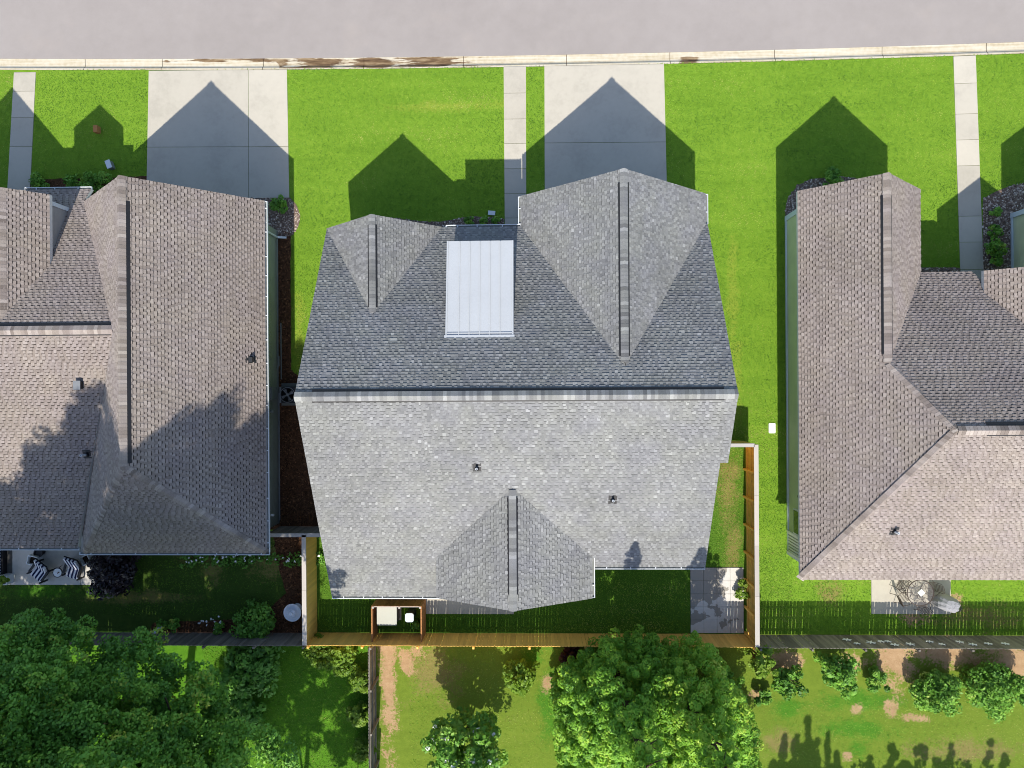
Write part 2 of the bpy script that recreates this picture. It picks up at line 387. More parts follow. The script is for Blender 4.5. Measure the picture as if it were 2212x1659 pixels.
def gutter(p0, p1, out, parent, seed=0, mat_='white_metal', h=.1, wd=.12):
    """open trough along an eave with hanger straps; out = unit vector away from the house"""
    rnd = random.Random(seed); p0 = Vector(p0); p1 = Vector(p1); d = (p1 - p0); L = d.length; d.normalize(); o = Vector((*out, 0)); mb = MB()
    def bar(a, b, c0, c1, z0, z1):
        k = []
        for z in (z0, z1):
            for (s, t) in ((a, c0), (b, c0), (b, c1), (a, c1)): k.append(p0 + d * s + o * t + Vector((0, 0, z)))
        for f in ((0, 3, 2, 1), (4, 5, 6, 7), (0, 1, 5, 4), (1, 2, 6, 5), (2, 3, 7, 6), (3, 0, 4, 7)): mb.poly([k[i] for i in f])
    bar(0, L, wd - .026, wd, -h + .012, .012)
    bar(0, .012, .005, wd - .034, -h + .012, .01); bar(L - .012, L, .005, wd - .034, -h + .012, .01)
    x = .5
    while x < L - .3: bar(x, x + .035, .005, wd - .033, -.012, .006); x += rnd.uniform(.8, 1.15)
    o2 = mb.build('gutter', M[mat_], parent); mb = MB(); bar(0, L, .005, wd - .028, -h, -h + .03); mb.build('gutter_floor', M['meter'], o2); return o2  # dark strip: shade inside the trough put into the floor colour
def wallbox(parent, fp, z0, z1, m, name='wall'):
    mb = MB(); mb.prism(fp, z0, z1); return mb.build(name, m, parent)

# ==================================================================  SETTING
XR = (-70, 70)
def curve_y(x, base): return base + .00055 * x * x - .004 * x - (0 if abs(x) < 30 else (abs(x) - 30) * .01)
def yr(x): return 15.72 + .00042 * x * x - .0023 * x if abs(x) < 30 else 15.72 + .00042 * 900 - .0023 * (30 if x > 0 else -30)
def yl(x): return yr(x) - .585
g = MB(); g.poly([(-400, -400, -.25), (400, -400, -.25), (400, 400, -.25), (-400, 400, -.25)])
struct(g.build('ground', lawn('far_ground', FG)))
xs = list(np.arange(-70, 70.1, 2.0))
g = MB(); 
for a, b in zip(xs, xs[1:]): g.poly([(a, yr(a), -.1), (b, yr(b), -.1), (b, 40, -.1), (a, 40, -.1)])
struct(g.build('road', M['asphalt']))
# gutter and roll kerb, section by section with open joints
me_v = []; me_f = []; st = []
JO = []
for u in (178, 474, 770, 1050, 1303, 1563, 1700, 2010, 2380): JO.append(P(u, 130)[0])
JO = [P(181, 140)[0], P(348, 140)[0], P(567, 135)[0], P(785, 132)[0], P(1001, 130)[0], P(1224, 128)[0], P(1448, 125)[0], P(1675, 110)[0], P(1908, 108)[0], P(2134, 105)[0]]
JO = [JO[0] - 5 * k for k in range(10, 0, -1)] + JO + [JO[-1] + 5 * k for k in range(1, 9)]
prof = [(0, -.105), (.05, -.112), (.34, -.118), (.42, -.085), (.47, -.02), (.51, .0), (.585, .004)]
for j0, j1 in zip(JO, JO[1:]):
    aa = np.linspace(j0 + .012, j1 - .012, 25)
    base = len(me_v)
    for x in aa:
        for (t, z) in prof:
            me_v.append((x, yr(x) - t, z))
            u0, u1 = P(348, 140)[0], P(1040, 130)[0]
            s = 0.0
            if u0 < x < u1 + .6:
                s = min(1, (x - u0 + .02) / .05) * min(1, max(0, (u1 + .6 - x) / 1.6)) * (.78 + .22 * math.sin(x * 2.3))
                xx = (x - u0) / (u1 - u0)
                lim = .28 if xx < .37 else .5
                if t > lim + .05: s = 0
                if t < .03: s *= .5
            d = abs(x - P(1490, 120)[0]); 
            if d < .75 and .1 < t < .6: s = max(s, 1 - d * 1.1)
            st.append(s)
    m_ = len(prof)
    for i in range(len(aa) - 1):
        for k in range(m_ - 1):
            a = base + i * m_ + k; me_f.append((a, a + m_, a + m_ + 1, a + 1))
me = bpy.data.meshes.new('kerb'); me.from_pydata(me_v, [], me_f); me.materials.append(M['curb_concrete'])
at = me.attributes.new('stain', 'FLOAT', 'POINT'); at.data.foreach_set('value', st)
struct(link('kerb', me))
g = MB()
for a, b in zip(xs, xs[1:]): g.poly([(a, yr(a) - .6, -.17), (b, yr(b) - .6, -.17), (b, yr(b) + .05, -.17), (a, yr(a) + .05, -.17)])
struct(g.build('kerb_bed', M['mulch']))
# lawns (sheets a few millimetres apart in height where they meet)
YF = -11.88                                              # line of the back fences
g = MB()
for a, b in zip(xs, xs[1:]): g.poly([(a, YF + 3.2, 0), (b, YF + 3.2, 0), (b, yl(b) - .01, 0), (a, yl(a) - .01, 0)])
struct(g.build('front_lawn', lawn('front_grass', FG, drycol=((.13, .19, .02), (.19, .26, .03), (.25, .31, .045)), dry=[(P(960, 250)[0], P(960, 230)[1], 3.5, .35), (9.5, 4.5, .35, 4), (-11.2, 2.5, .35, 3), (9.6, 0, .4, 3)])))
def sheet(name, x0, x1, y0, y1, z, m): g = MB(); g.poly([(x0, y0, z), (x1, y0, z), (x1, y1, z), (x0, y1, z)]); return struct(g.build(name, m))
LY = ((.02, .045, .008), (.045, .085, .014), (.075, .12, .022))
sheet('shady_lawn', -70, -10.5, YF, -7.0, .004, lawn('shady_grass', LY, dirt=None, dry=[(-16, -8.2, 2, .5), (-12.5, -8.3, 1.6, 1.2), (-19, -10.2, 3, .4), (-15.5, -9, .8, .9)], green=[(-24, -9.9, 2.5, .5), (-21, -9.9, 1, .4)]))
sheet('yard_lawn', -10.5, 10.0, YF, -2.8, .004, lawn('yard_grass', ((.03, .075, .008), (.06, .135, .012), (.1, .18, .022)), dry=[(9.2, -5, .7, 3), (9.4, -8, .5, 2)]))
sheet('neighbour_lawn', 10.0, 70, YF, -6.0, .004, lawn('neighbour_grass', FG, dry=[(14, -10, .8, .8), (21, -11, 3, .8)], dirt=[(17.8, -11, 1.0, .5), (19.7, -10.2, .5, .4)]))
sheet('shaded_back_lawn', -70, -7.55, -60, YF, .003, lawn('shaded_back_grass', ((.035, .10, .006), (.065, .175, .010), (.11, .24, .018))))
sheet('back_lawn', -7.55, 70, -60, YF, .005, lawn('back_grass', ((.08, .118, .014), (.12, .178, .02), (.17, .225, .03)),
    dirt=[(-7.0, -14.5, .5, 4.5), (-6.1, -13.2, .5, .9), (-5.6, -12.7, .6, .5), (11.8, -13.1, 1.2, .7), (14.9, -13.4, .8, .7), (17.0, -13.2, 1.2, 1.6), (19.5, -12.7, 3, .8), (22.5, -13, 1.5, 1.0), (17.9, -15.8, .8, .25), (15.1, -15.4, .35, .3), (10.6, -14.8, .5, .35), (14.7, -17.6, .3, .3), (.6, -14.2, .4, .5), (16.7, -15.4, .4, .5)],
    green=[(15.3, -16.3, 2.2, .8), (15.5, -15.0, 2.4, .7), (15.2, -17.2, .8, .7), (.7, -15, .7, 3.2), (0, -13, .7, .7), (12, -15.5, 1.2, .7)], dry=[(-4.8, -13.6, 1.8, 2.0), (20, -17.3, 3, .8), (11.5, -17, 1.2, .8)]))
# paved slabs with open joints
def quad_slabs(name, q4, us, vs, z, m, gap=.02, th=.12):
    """q4 = four ground corners (nw, ne, se, sw); split at fractions us across and vs down"""
    a, b, c, d = (Vector((*p, 0)) for p in q4); g = MB()
    def at(s, t): return (a.lerp(b, s)).lerp(d.lerp(c, s), t)
    W = ((b - a).length + (c - d).length) / 2; H = ((d - a).length + (c - b).length) / 2; gu = gap / 2 / W; gv = gap / 2 / H
    for i in range(len(us) - 1):
        for j in range(len(vs) - 1):
            s0 = us[i] + (gu if i else 0); s1 = us[i + 1] - (gu if i < len(us) - 2 else 0); t0 = vs[j] + (gv if j else 0); t1 = vs[j + 1] - (gv if j < len(vs) - 2 else 0)
            g.prism([tuple(at(s, t).xy) for s, t in ((s0, t0), (s0, t1), (s1, t1), (s1, t0))], z - th, z, random.random())
    return struct(g.build(name, m))
def Q4(*uv): return [P(u, v) for u, v in uv]
fr = lambda vs: [(v - vs[0]) / (vs[-1] - vs[0]) for v in vs]
quad_slabs('driveway', Q4((322, 153.5), (536.4, 151.6), (537.2, 470), (316, 470)), [0, 1], fr([153, 318, 470]), .03, M['concrete'])
quad_slabs('driveway', Q4((537.2, 151.6), (620, 151), (625, 427), (538, 428)), [0, 1], fr([153, 318, 428]), .03, M['concrete'])
quad_slabs('driveway', Q4((1176, 143.5), (1434, 139), (1442, 480), (1177, 480)), [0, 1], fr([141, 308, 480]), .03, M['concrete'])
quad_slabs('walkway', Q4((31, 157), (78, 156.5), (64, 440), (15, 440)), [0, 1], fr([157, 211, 287, 370, 451, 533])[:4] + [1], .03, M['concrete'])
quad_slabs('walkway', Q4((1088, 145), (1136, 144), (1137, 560), (1091, 560)), [0, 1], fr([144, 201, 257, 310, 364.6, 418.6, 471, 560]), .03, M['concrete'])
quad_slabs('walkway', Q4((2059, 122.5), (2107, 120.5), (2126, 650), (2076, 650)), [0, 1], fr([121, 180, 246, 302, 358, 467, 523, 582, 650]), .03, M['concrete'])
PR = (P(1491, 1226), P(1606, 1367))
def wet_patio():
    q = N('patio_slab_wet'); f = q.noise(1.1, 4, .6); g = q.noise(5, 5); h = q.noise(60, 2)
    sx = q.n('SeparateXYZ'); q.l(q.pos(), sx.inputs[0])
    side = q.math('MULTIPLY', q.math('SUBTRACT', PR[0][0] + 1.15, sx.outputs[0]), .45); top = q.math('MULTIPLY', q.math('SUBTRACT', sx.outputs[1], PR[0][1] - 1.75), .45)
    k = q.math('ADD', q.math('MINIMUM', q.math('MINIMUM', side, top), .25), q.math('MULTIPLY', q.math('SUBTRACT', f, .44), 2.4))
    wet = q.ramp(k, [(.0, (0, 0, 0)), (.04, (1, 1, 1))])
    dry = q.ramp(q.math('ADD', q.math('MULTIPLY', g, .6), q.math('MULTIPLY', h, .4)), [(.3, (.48, .46, .43)), (.7, (.58, .56, .53))])
    return q.fin(q.mix(wet, dry, (.27, .25, .22)), .7, .3)
quad_slabs('patio', [PR[0], (PR[1][0], PR[0][1]), PR[1], (PR[0][0], PR[1][1])], [0, .25, .5, .75, 1], [0, .2, .4, .6, .8, 1], .04, wet_patio(), .014)
a, b = P(918, 1262), P(1110, 1326); quad_slabs('patio', [(a[0], a[1]), (b[0], a[1]), b, (a[0], b[1])], [0, 1], [0, 1], .04, M['concrete'])
a, b = P(-60, 1130), P(262, 1263); quad_slabs('patio', [a, (b[0], a[1]), b, (a[0], b[1])], [0, .26, .73, 1], [0, 1], .04, M['patio_concrete'])
a, b = P(1881, 1180), P(2053, 1326); quad_slabs('patio', [a, (b[0], a[1]), b, (a[0], b[1])], [0, 1], [0, 1], .04, M['concrete'])
# beds
def wobble(poly, amp, seed, step=.25):
    rnd = random.Random(seed); out = []
    for i in range(len(poly)):
        a = Vector(poly[i]); b = Vector(poly[(i + 1) % len(poly)]); k = max(1, int((b - a).length / step))
        for j in range(k): p = a.lerp(b, j / k); out.append((p.x + rnd.uniform(-amp, amp), p.y + rnd.uniform(-amp, amp)))
    return out
def bed(name, poly, m, z=.008, amp=.03, seed=1):
    g = MB(); p = wobble(poly, amp, seed); g.poly([(x, y, z) for x, y in p]); o = g.build(name, m); struct(o); return o
B_MAIN = [P(*q) for q in ((845, 470), (905, 478), (950, 480), (985, 473), (1020, 468), (1055, 469), (1089, 472), (1089, 540), (845, 540))]
B_LEFT = [P(*q) for q in ((540, 425), (627, 428), (641, 443), (648, 465), (645, 490), (632, 508), (600, 515), (560, 560), (520, 470))]
B_STRIP = [P(*q) for q in ((575, 500), (628, 500), (629, 800), (650, 815), (690, 860), (760, 1145), (575, 1145))]
B_LBACK = [P(*q) for q in ((590, 1155), (655, 1155), (655, 1390), (320, 1390), (330, 1345), (560, 1335), (618, 1280), (600, 1220))]
B_RIGHT = [P(*q) for q in ((1696, 470), (1697, 450), (1703, 425), (1722, 400), (1750, 388), (1800, 381), (1850, 384), (1850, 480))]
B_FAR = [P(*q) for q in ((2123, 430), (2150, 415), (2180, 402), (2230, 392), (2230, 620), (2123, 620))]
B_PORCH = [P(*q) for q in ((1960, 579), (2072, 578), (2072, 640), (1960, 640))]
B_LFRONT = [P(*q) for q in ((64, 390), (120, 386), (200, 384), (330, 380), (330, 460), (60, 460))]
B_POST = [P(*q) for q in ((690, 1300), (690, 1367), (900, 1367), (900, 1345), (790, 1345), (730, 1290))]
for i, (n_, b_, m_) in enumerate((('rock_bed', B_MAIN, 'rock_bed'), ('rock_bed', B_LEFT, 'rock_bed'), ('mulch_bed', B_STRIP, 'mulch'), ('mulch_bed', B_LBACK, 'mulch'), ('rock_bed', B_RIGHT, 'rock_bed'), ('rock_bed', B_FAR, 'rock_bed'), ('rock_bed', B_PORCH, 'rock_bed'), ('mulch_bed', B_LFRONT, 'mulch'))):
    bed(n_, b_, M[m_], .009 if m_ == 'mulch' else .014, .03, i)
def inside(pts, poly):
    x, y = pts[:, 0], pts[:, 1]; r = np.zeros(len(pts), bool); n = len(poly)
    for i in range(n):
        (x0, y0), (x1, y1) = poly[i], poly[(i + 1) % n]
        c = ((y0 > y) != (y1 > y)) & (x < (x1 - x0) * (y - y0) / ((y1 - y0) if abs(y1 - y0) > 1e-9 else 1e-9) + x0); r ^= c
    return r
OCT = np.array([(1, 0, 0), (0, 1, 0), (0, 0, 1), (0, 1, 0), (-1, 0, 0), (0, 0, 1), (-1, 0, 0), (0, -1, 0), (0, 0, 1), (0, -1, 0), (1, 0, 0), (0, 0, 1)], float)
def pebbles(name, poly, per, size, m, seed, flat=.6, z=.012, aspect=1):
    rng = np.random.default_rng(seed); pa = np.array(poly); lo, hi = pa.min(0), pa.max(0)
    n = int(per * (hi[0] - lo[0]) * (hi[1] - lo[1])); pts = rng.uniform(lo, hi, (n, 2)); pts = pts[inside(pts, poly)]; n = len(pts)
    s = size * rng.uniform(.5, 1.3, (n, 1)); a = rng.uniform(0, 6.28, n)
    V = np.repeat(OCT[None], n, 0) * np.concatenate([s, s * rng.uniform(.6, 1, (n, 1)) / aspect, s * flat], 1)[:, None, :]
    V = V + rng.normal(0, 1, V.shape) * 0
    c, sn = np.cos(a)[:, None], np.sin(a)[:, None]
    X = V[:, :, 0] * c - V[:, :, 1] * sn + pts[:, :1]; Y = V[:, :, 0] * sn + V[:, :, 1] * c + pts[:, 1:]
    W = np.stack([X, Y, V[:, :, 2] + z], 2).reshape(-1, 3)
    return struct(np_mesh(name, W, 3, np.repeat(rng.random(n), 4), m), 'stuff')
pebbles('river_rock', B_MAIN, 260, .05, M['stone'], 1); pebbles('river_rock', B_LEFT, 260, .045, M['stone'], 2); pebbles('river_rock', B_RIGHT, 260, .05, M['stone'], 3)
pebbles('river_rock', B_FAR, 240, .055, M['stone'], 4); pebbles('river_rock', B_PORCH, 260, .055, M['stone'], 5)
pebbles('bark_chips', B_STRIP, 120, .06, M['chip'], 6, .25, .012, 2); pebbles('bark_chips', B_LBACK, 110, .07, M['chip'], 7, .25, .012, 2); pebbles('bark_chips', B_LFRONT, 100, .05, M['chip'], 8, .25, .012, 2)

# ------------------------------------------------------------------ short grass blades on the lawns
HOLES = [Q4((320, 150), (622, 150), (627, 470), (315, 470)), Q4((1174, 140), (1436, 138), (1444, 480), (1175, 480)), Q4((29, 150), (80, 150), (66, 450), (13, 450)), Q4((1086, 140), (1138, 140), (1139, 560), (1089, 560)),
         Q4((2057, 118), (2109, 118), (2128, 650), (2074, 650)), [PR[0], (PR[1][0], PR[0][1]), PR[1], (PR[0][0], PR[1][1])], Q4((918, 1262), (1110, 1262), (1110, 1326), (918, 1326)), Q4((-60, 1130), (262, 1130), (262, 1263), (-60, 1263)), Q4((1881, 1180), (2053, 1180), (2053, 1326), (1881, 1326)),
         B_MAIN, B_LEFT, B_STRIP, B_LBACK, B_RIGHT, B_FAR, B_PORCH, B_LFRONT,
         [(-8.4, -7.4), (7.1, -7.4), (7.1, 6.3), (-8.4, 6.3)], [(-30, -6.6), (-12.1, -6.6), (-12.1, 7), (-30, 7)], [(12, -7.8), (40, -7.8), (40, 4), (12, 4)]]
def vnoise(x, y, seed, sc_):
    r = np.random.default_rng(seed); s = 0
    for k in range(9):
        a = r.uniform(0, 6.28); f = sc_ * r.uniform(.6, 2.2); s = s + np.sin((x * math.cos(a) + y * math.sin(a)) * f + r.uniform(0, 6.28))
    return s / 4.2
def blades(name, x0, x1, y0, y1, per, seed, mean, hgt=.05, wid=.02, top=None, extra=()):
    rng = np.random.default_rng(seed); n = int(per * (x1 - x0) * (y1 - y0)); p = np.stack([rng.uniform(x0, x1, n), rng.uniform(y0, y1, n)], 1)
    k = np.ones(n, bool)
    for h in list(HOLES) + list(extra): k &= ~inside(p, h)
    if top: k &= p[:, 1] < np.array([top(x) for x in p[:, 0]])
    p = p[k]; n = len(p); a = rng.uniform(0, 6.28, n); b = rng.uniform(0, 6.28, n); ln = hgt * rng.uniform(.5, 1.3, n); h = ln * rng.uniform(.35, 1, n); wd = wid * rng.uniform(.6, 1.3, n)
    dx, dy = np.cos(a), np.sin(a); z = np.full(n, .004)
    A = np.stack([p[:, 0] - dy * wd, p[:, 1] + dx * wd, z], 1); B = np.stack([p[:, 0] + dy * wd, p[:, 1] - dx * wd, z], 1); C = np.stack([p[:, 0] + dx * ln, p[:, 1] + dy * ln, z + h], 1)
    V = np.stack([A, B, C], 1).reshape(-1, 3)
    t = np.clip(mean + .2 * vnoise(p[:, 0], p[:, 1], seed, .8) + .17 * vnoise(p[:, 0] * .08, p[:, 1], seed + 3, 3.6) + .1 * vnoise(p[:, 0], p[:, 1], seed + 1, 4) + .15 * vnoise(p[:, 0], p[:, 1], seed + 2, 18) + rng.normal(0, .13, n), 0, 1)
    return struct(np_mesh(name, V, 3, t, M['blade']), 'stuff')
blades('grass', -27, 25.5, 3.2, 15.4, 420, 1, .52, .045, .015, lambda x: yl(x) + .03)
blades('grass', 7.2, 12.2, -10.9, 3.2, 420, 2, .52, .045, .015)
blades('grass', -12, -8.2, 0, 3.2, 300, 3, .6, .045, .015)
blades('grass', 10.1, 25, YF + .1, -7.8, 330, 4, .55)
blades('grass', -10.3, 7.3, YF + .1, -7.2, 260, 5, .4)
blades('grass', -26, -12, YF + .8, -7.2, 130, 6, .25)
blades('grass', -16, -7.7, -19, YF - .1, 300, 7, .42)
blades('grass', -6, 25, -19, YF - .6, 150, 8, .66, .05, .014, None, [[(10.5, -14.5), (26, -14.5), (26, -11), (10.5, -11)]])

# ==================================================================  HOUSES
# ---- middle house, grey shingles
MH = thing('house', 'middle house with the grey shingle roof and a white metal dormer roof', 'house', (-.6, -1, 0), 'suburban houses in a row along the street')
XL, XRt, YRI, ZRI, YFE, ZFE = -8.93, 7.58, -.42, 7.5, 6.82, 3.1
SF = (ZRI - ZFE) / (YFE - YRI); SR = .54
def zr(y): return ZRI - SR * (YRI - y)
def yback(z): return YFE - (z - ZFE) / SF
GS = M['grey_shingle']
roofs = []; fas = MB(); rf = MB()
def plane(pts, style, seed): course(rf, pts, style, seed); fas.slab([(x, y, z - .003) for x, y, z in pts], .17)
plane([(XL, YFE, ZFE), (XL, YRI, ZRI), (XRt, YRI, ZRI), (XRt, YFE, ZFE)], 'grey', 1)
YN = -3.1; XN = 7.28; YRR = -7.8; YRL = -9.33; XG = -4.2
plane([(XG, YRR, zr(YRR)), (XN, YRR, zr(YRR)), (XN, YRI, ZRI), (XG, YRI, ZRI)], 'grey', 2)
plane([(XN, YN, zr(YN)), (XRt, YN, zr(YN)), (XRt, YRI, ZRI), (XN, YRI, ZRI)], 'grey', 3)
plane([(XL, YRL, zr(YRL)), (XG, YRL, zr(YRL)), (XG, YRI, ZRI), (XL, YRI, ZRI)], 'grey', 4)
# garage gable
gx, gh, gz, gy = 3.52, 3.97, 6.85, 8.15
for s in (-1, 1):
    plane([(gx + s * gh, gy, ZFE), (gx, gy, gz), (gx, yback(gz) - .05, gz), (gx + s * gh, YFE - .02, ZFE)], 'grey', 10 + s)
# small front gable
fx, fh, fz, fy = -6.42, 2.5, 5.52, 6.86
for s in (-1, 1):
    plane([(fx + s * fh, fy, ZFE), (fx, fy, fz), (fx, yback(fz) - .05, fz), (fx + s * fh, yback(ZFE) - .05, ZFE)], 'grey', 14 + s)
# rear cross gable
rx, rh, rz, ry, rez = -.83, 3.3, 5.5, -9.08, 3.77
def yrear(z): return YRI - (ZRI - z) / SR
for s in (-1, 1):
    plane([(rx + s * rh, ry, rez), (rx, ry, rz), (rx, yrear(rz) + .05, rz), (rx + s * rh, yrear(rez) + .03, rez)], 'grey', 18 + s)
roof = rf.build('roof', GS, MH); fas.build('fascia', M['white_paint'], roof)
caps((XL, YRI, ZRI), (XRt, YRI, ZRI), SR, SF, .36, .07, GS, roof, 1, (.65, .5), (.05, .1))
caps((gx, gy, gz), (gx, yback(gz) + .15, gz), .93, .93, .30, .066, GS, roof, 2, (.5, .25))
caps((fx, fy, fz), (fx, yback(fz) + .1, fz), .97, .97, .27, .066, GS, roof, 3, (.4, .2))
caps((rx, ry, rz), (rx, yrear(rz) - .1, rz), .52, .52, .30, .066, GS, roof, 4, (.65, .3))
# walls
mb = MB(); mb.prism([(-8.5, -7.3), (7.0, -7.3), (7.0, 6.35), (-8.5, 6.35)], 0, 3.0); mb.prism([(.0, 6.35), (7.05, 6.35), (7.05, 7.75), (0, 7.75)], 0, 3.05)
for cx, hw, zt, yy in ((gx, 3.5, 6.5, 7.72), (fx, 2.1, 5.2, 6.37)):
    mb.poly([(cx - hw, yy, 3.0), (cx, yy, zt - .1), (cx + hw, yy, 3.0)])
for xx in (-8.52, 6.98): mb.poly([(xx, 6.3, 3.0), (xx, YRI, ZRI - .35), (xx, -7.3, 3.3)])
mb.build('wall', M['grey_siding'], MH)
for xx, yy, zz in ((-8.4, -8.9, 2.6), (-4.3, -8.9, 2.6), (-3.7, -8.8, 3.7), (2.1, -8.8, 3.7)):
    mb = MB(); mb.box(xx - .1, xx + .1, yy - .1, yy + .1, 0, zz); mb.build('porch_post', M['white_paint'], MH)
gd = MB()
for k in range(4): gd.box(1.1, 5.9, 7.74, 7.79, .1 + k * .55, .1 + k * .55 + .53)
gd.build('garage_door', M['white_paint'], MH)
# shed dormer with the standing seam roof
x0, yA = P(965.5, 521, 5.35); x1, _ = P(1109, 521, 5.35); yB = P(1036, 729, 6.08)[1]
mb = MB(); seams = 6
zs = lambda y: 5.35 + (6.1 - 5.35) * (yA - y) / (yA - yB)
mb.slab([(x0, yA, 5.35), (x0, yB, zs(yB)), (x1, yB, zs(yB)), (x1, yA, 5.35)], .1)
dr = mb.build('dormer_roof', M['seam_metal'], MH)
mb = MB()
def strip(xa, xb, ya, yb, h):
    k = [(xa, ya, zs(ya) + .002), (xb, ya, zs(ya) + .002), (xb, yb, zs(yb) + .002), (xa, yb, zs(yb) + .002)]; t = [(x, y, z + h) for x, y, z in k]
    mb.poly(t)
    for i in range(4): j = (i + 1) % 4; mb.poly([k[i], k[j], t[j], t[i]])
for i in range(seams + 1):
    x = x0 + .12 + (x1 - x0 - .24) * i / seams
    if 0 < i < seams: strip(x - .014, x + .014, yA - .03, yB + .1, .035)
    else: strip(x - .12 if i == 0 else x + .06, x - .06 if i == 0 else x + .12, yA, yB + .1, .03)
strip(x0 - .04, x1 + .04, yB + .1, yB - .07, .045); strip(x0 + .04, x1 - .04, yB + .2, yB + .165, .03)
mb.build('standing_seam', M['seam_metal'], dr)
mb = MB(); yi = yA - .22
mb.prism([(x0 + .2, yi), (x1 - .2, yi), (x1 - .2, 2.6), (x0 + .2, 2.6)], 3.2, 5.3); dw = mb.build('dormer_wall', M['white_paint'], MH)
for k in range(2):
    mb = MB(); cx = x0 + (x1 - x0) * (.3 + .4 * k); mb.box(cx - .42, cx + .42, yi, yi + .03, 4.15, 5.0); o = mb.build('window', M['white_paint'], MH)
    mb = MB(); mb.box(cx - .36, cx + .36, yi + .031, yi + .04, 4.2, 4.95); mb.build('pane', M['glass'], o)
# gutters
gutter((-3.72, YFE, ZFE - .02), (gx - gh - .02, YFE, ZFE - .02), (0, 1), MH, 1)
gutter((gx - gh, gy - .02, ZFE - .02), (gx - gh, YFE + .14, ZFE - .02), (-1, 0), MH, 2)
gutter((gx + gh, YFE + .02, ZFE - .02), (gx + gh, gy - .02, ZFE - .02), (1, 0), MH, 3)
gutter((XL, YRL, zr(YRL) - .02), (rx - rh - .02, YRL, zr(YRL) - .02), (0, -1), MH, 4)
gutter((rx + rh + .13, YRR, zr(YRR) - .02), (XN, YRR, zr(YRR) - .02), (0, -1), MH, 5)
gutter((rx + rh, ry + .02, rez - .02), (rx + rh, -7.3, rez - .02), (1, 0), MH, 6)
mb = MB(); gx0 = -3.75; mb.tube([(gx0 + .05, YFE + .06, 3.05), (gx0 - .05, YFE + .05, 2.8), (gx0, 6.42, 2.5), (gx0, 6.42, .15), (gx0, 6.75, .08)], .045); mb.build('downspout', M['white_metal'], MH)
mb = MB(); mb.tube([(-8.8, YRL - .06, 2.5), (-8.6, -9.0, 2.2), (-8.6, -9.0, .1)], .045); mb.build('downspout', M['white_metal'], MH)
def pipe_vent(x, y, z, slope_y, parent, hgt=.4, s=1.0, topmat='white_metal'):
    mb = MB(); h = .17 * s
    mb.poly([(x - h, y - h, z - slope_y * h + .03), (x + h, y - h, z - slope_y * h + .03), (x + h, y + h * 1.2, z + slope_y * h * 1.2 + .03), (x - h, y + h * 1.2, z + slope_y * h * 1.2 + .03)])
    mb.lathe([(.11 * s, z - .02), (.07 * s, z + .13), (.05 * s, z + .14)], (x, y), 14)
    o = mb.build('vent_pipe', M['black'], parent); mb = MB()
    mb.lathe([(.045 * s, z + .1), (.045 * s, z + hgt), (.03 * s, z + hgt), (.03 * s, z + hgt - .1)], (x, y), 14); mb.build('pipe_top', M[topmat], o)
for u, v in ((1030, 1012), (1324, 1081)):
    x, y = P(u, v, 5.6); z = zr(y); x, y = P(u, v, z + .1); pipe_vent(x, y, zr(y), SR, roof, .3)
# small things on the walls of the middle house seen past the eaves
mb = MB(); x, y = P(1549, 615, 0); mb.box(7.55, 7.7, 4.0, 4.6, 2.2, 2.3); mb.build('window_awning', M['white_paint'], MH)

# ---- left house, tan shingles
LH = thing('house', 'left house with tan shingles, partly in tree shade, two striped chairs behind it', 'house', (-17, 0, 0), 'suburban houses in a row along the street')
TS = M['tan_shingle']; rf = MB(); fas = MB()
ax, ah, az, ay, ayr = -15.76, 4.08, 7.1, 8.1, -7.3
hip = ayr + (az - 3.1) * 1.06
for s in (-1, 1):
    plane([(ax + s * ah, ay, 3.1), (ax, ay, az), (ax, hip, az), (ax + s * ah, ayr, 3.1)], 'tan', 30 + s)
plane([(ax - ah, ayr, 3.1), (ax + ah, ayr, 3.1), (ax, hip, az)], 'tan', 33)
wy, wz, wfy, wry = 2.25, 6.35, 8.72, -7.1
WS = (wz - 3.1) / (wfy - wy); wrz = 3.05
wx0 = -30.0
vx = lambda z: ax - (az - z) * ah / (az - 3.1)
plane([(wx0, wfy, 3.1), (wx0, wy, wz), (vx(wz) + .02, wy, wz), (vx(3.1 + WS * (wfy - ay)) , ay - .02, 3.1 + WS * (wfy - ay)), (ax - ah + .45, wfy, 3.1)], 'tan', 34)
plane([(wx0, wry, wrz), (ax - ah - .3, wry, wrz), (vx(wz) + .02, wy, wz), (wx0, wy, wz)], 'tan', 35)
# raised small gable on the wing (left edge) and the far gable beyond it
bx, bh, bz, bez, by = -21.2, 1.2, 6.1, 4.95, 8.0
yw = lambda z: wfy - (z - 3.1) / WS
for s in (-1, 1):
    plane([(bx + s * bh, by, bez), (bx, by, bz), (bx, yw(bz) - .05, bz), (bx + s * bh, yw(bez) - .05, bez)], 'tan', 40 + s)
cx_, ch, cz, cy = -25.55, 3.05, 7.0, 8.1
for s in (-1, 1):
    plane([(cx_ + s * ch, cy, 3.3), (cx_, cy, cz), (cx_, 1.5, cz), (cx_ + s * ch, 1.5, 3.3)], 'tan', 44 + s)
lroof = rf.build('roof', TS, LH); fas.build('fascia', M['white_paint'], lroof)
caps((ax, ay, az), (ax, hip, az), 1, 1, .34, .068, TS, lroof, 11, (.95, .1), (.03, .09))
caps((ax + ah, ayr, 3.1), (ax, hip, az), .55, .55, .3, .025, TS, lroof, 12); caps((ax - ah, ayr, 3.1), (ax, hip, az), .55, .55, .3, .025, TS, lroof, 13)
caps((wx0, wy, wz), (vx(wz), wy, wz), .36, .5, .36, .06, TS, lroof, 14, (.2, .12), (.04, .12))
caps((bx, by, bz), (bx, yw(bz), bz), .95, .95, .3, .03, TS, lroof, 15)
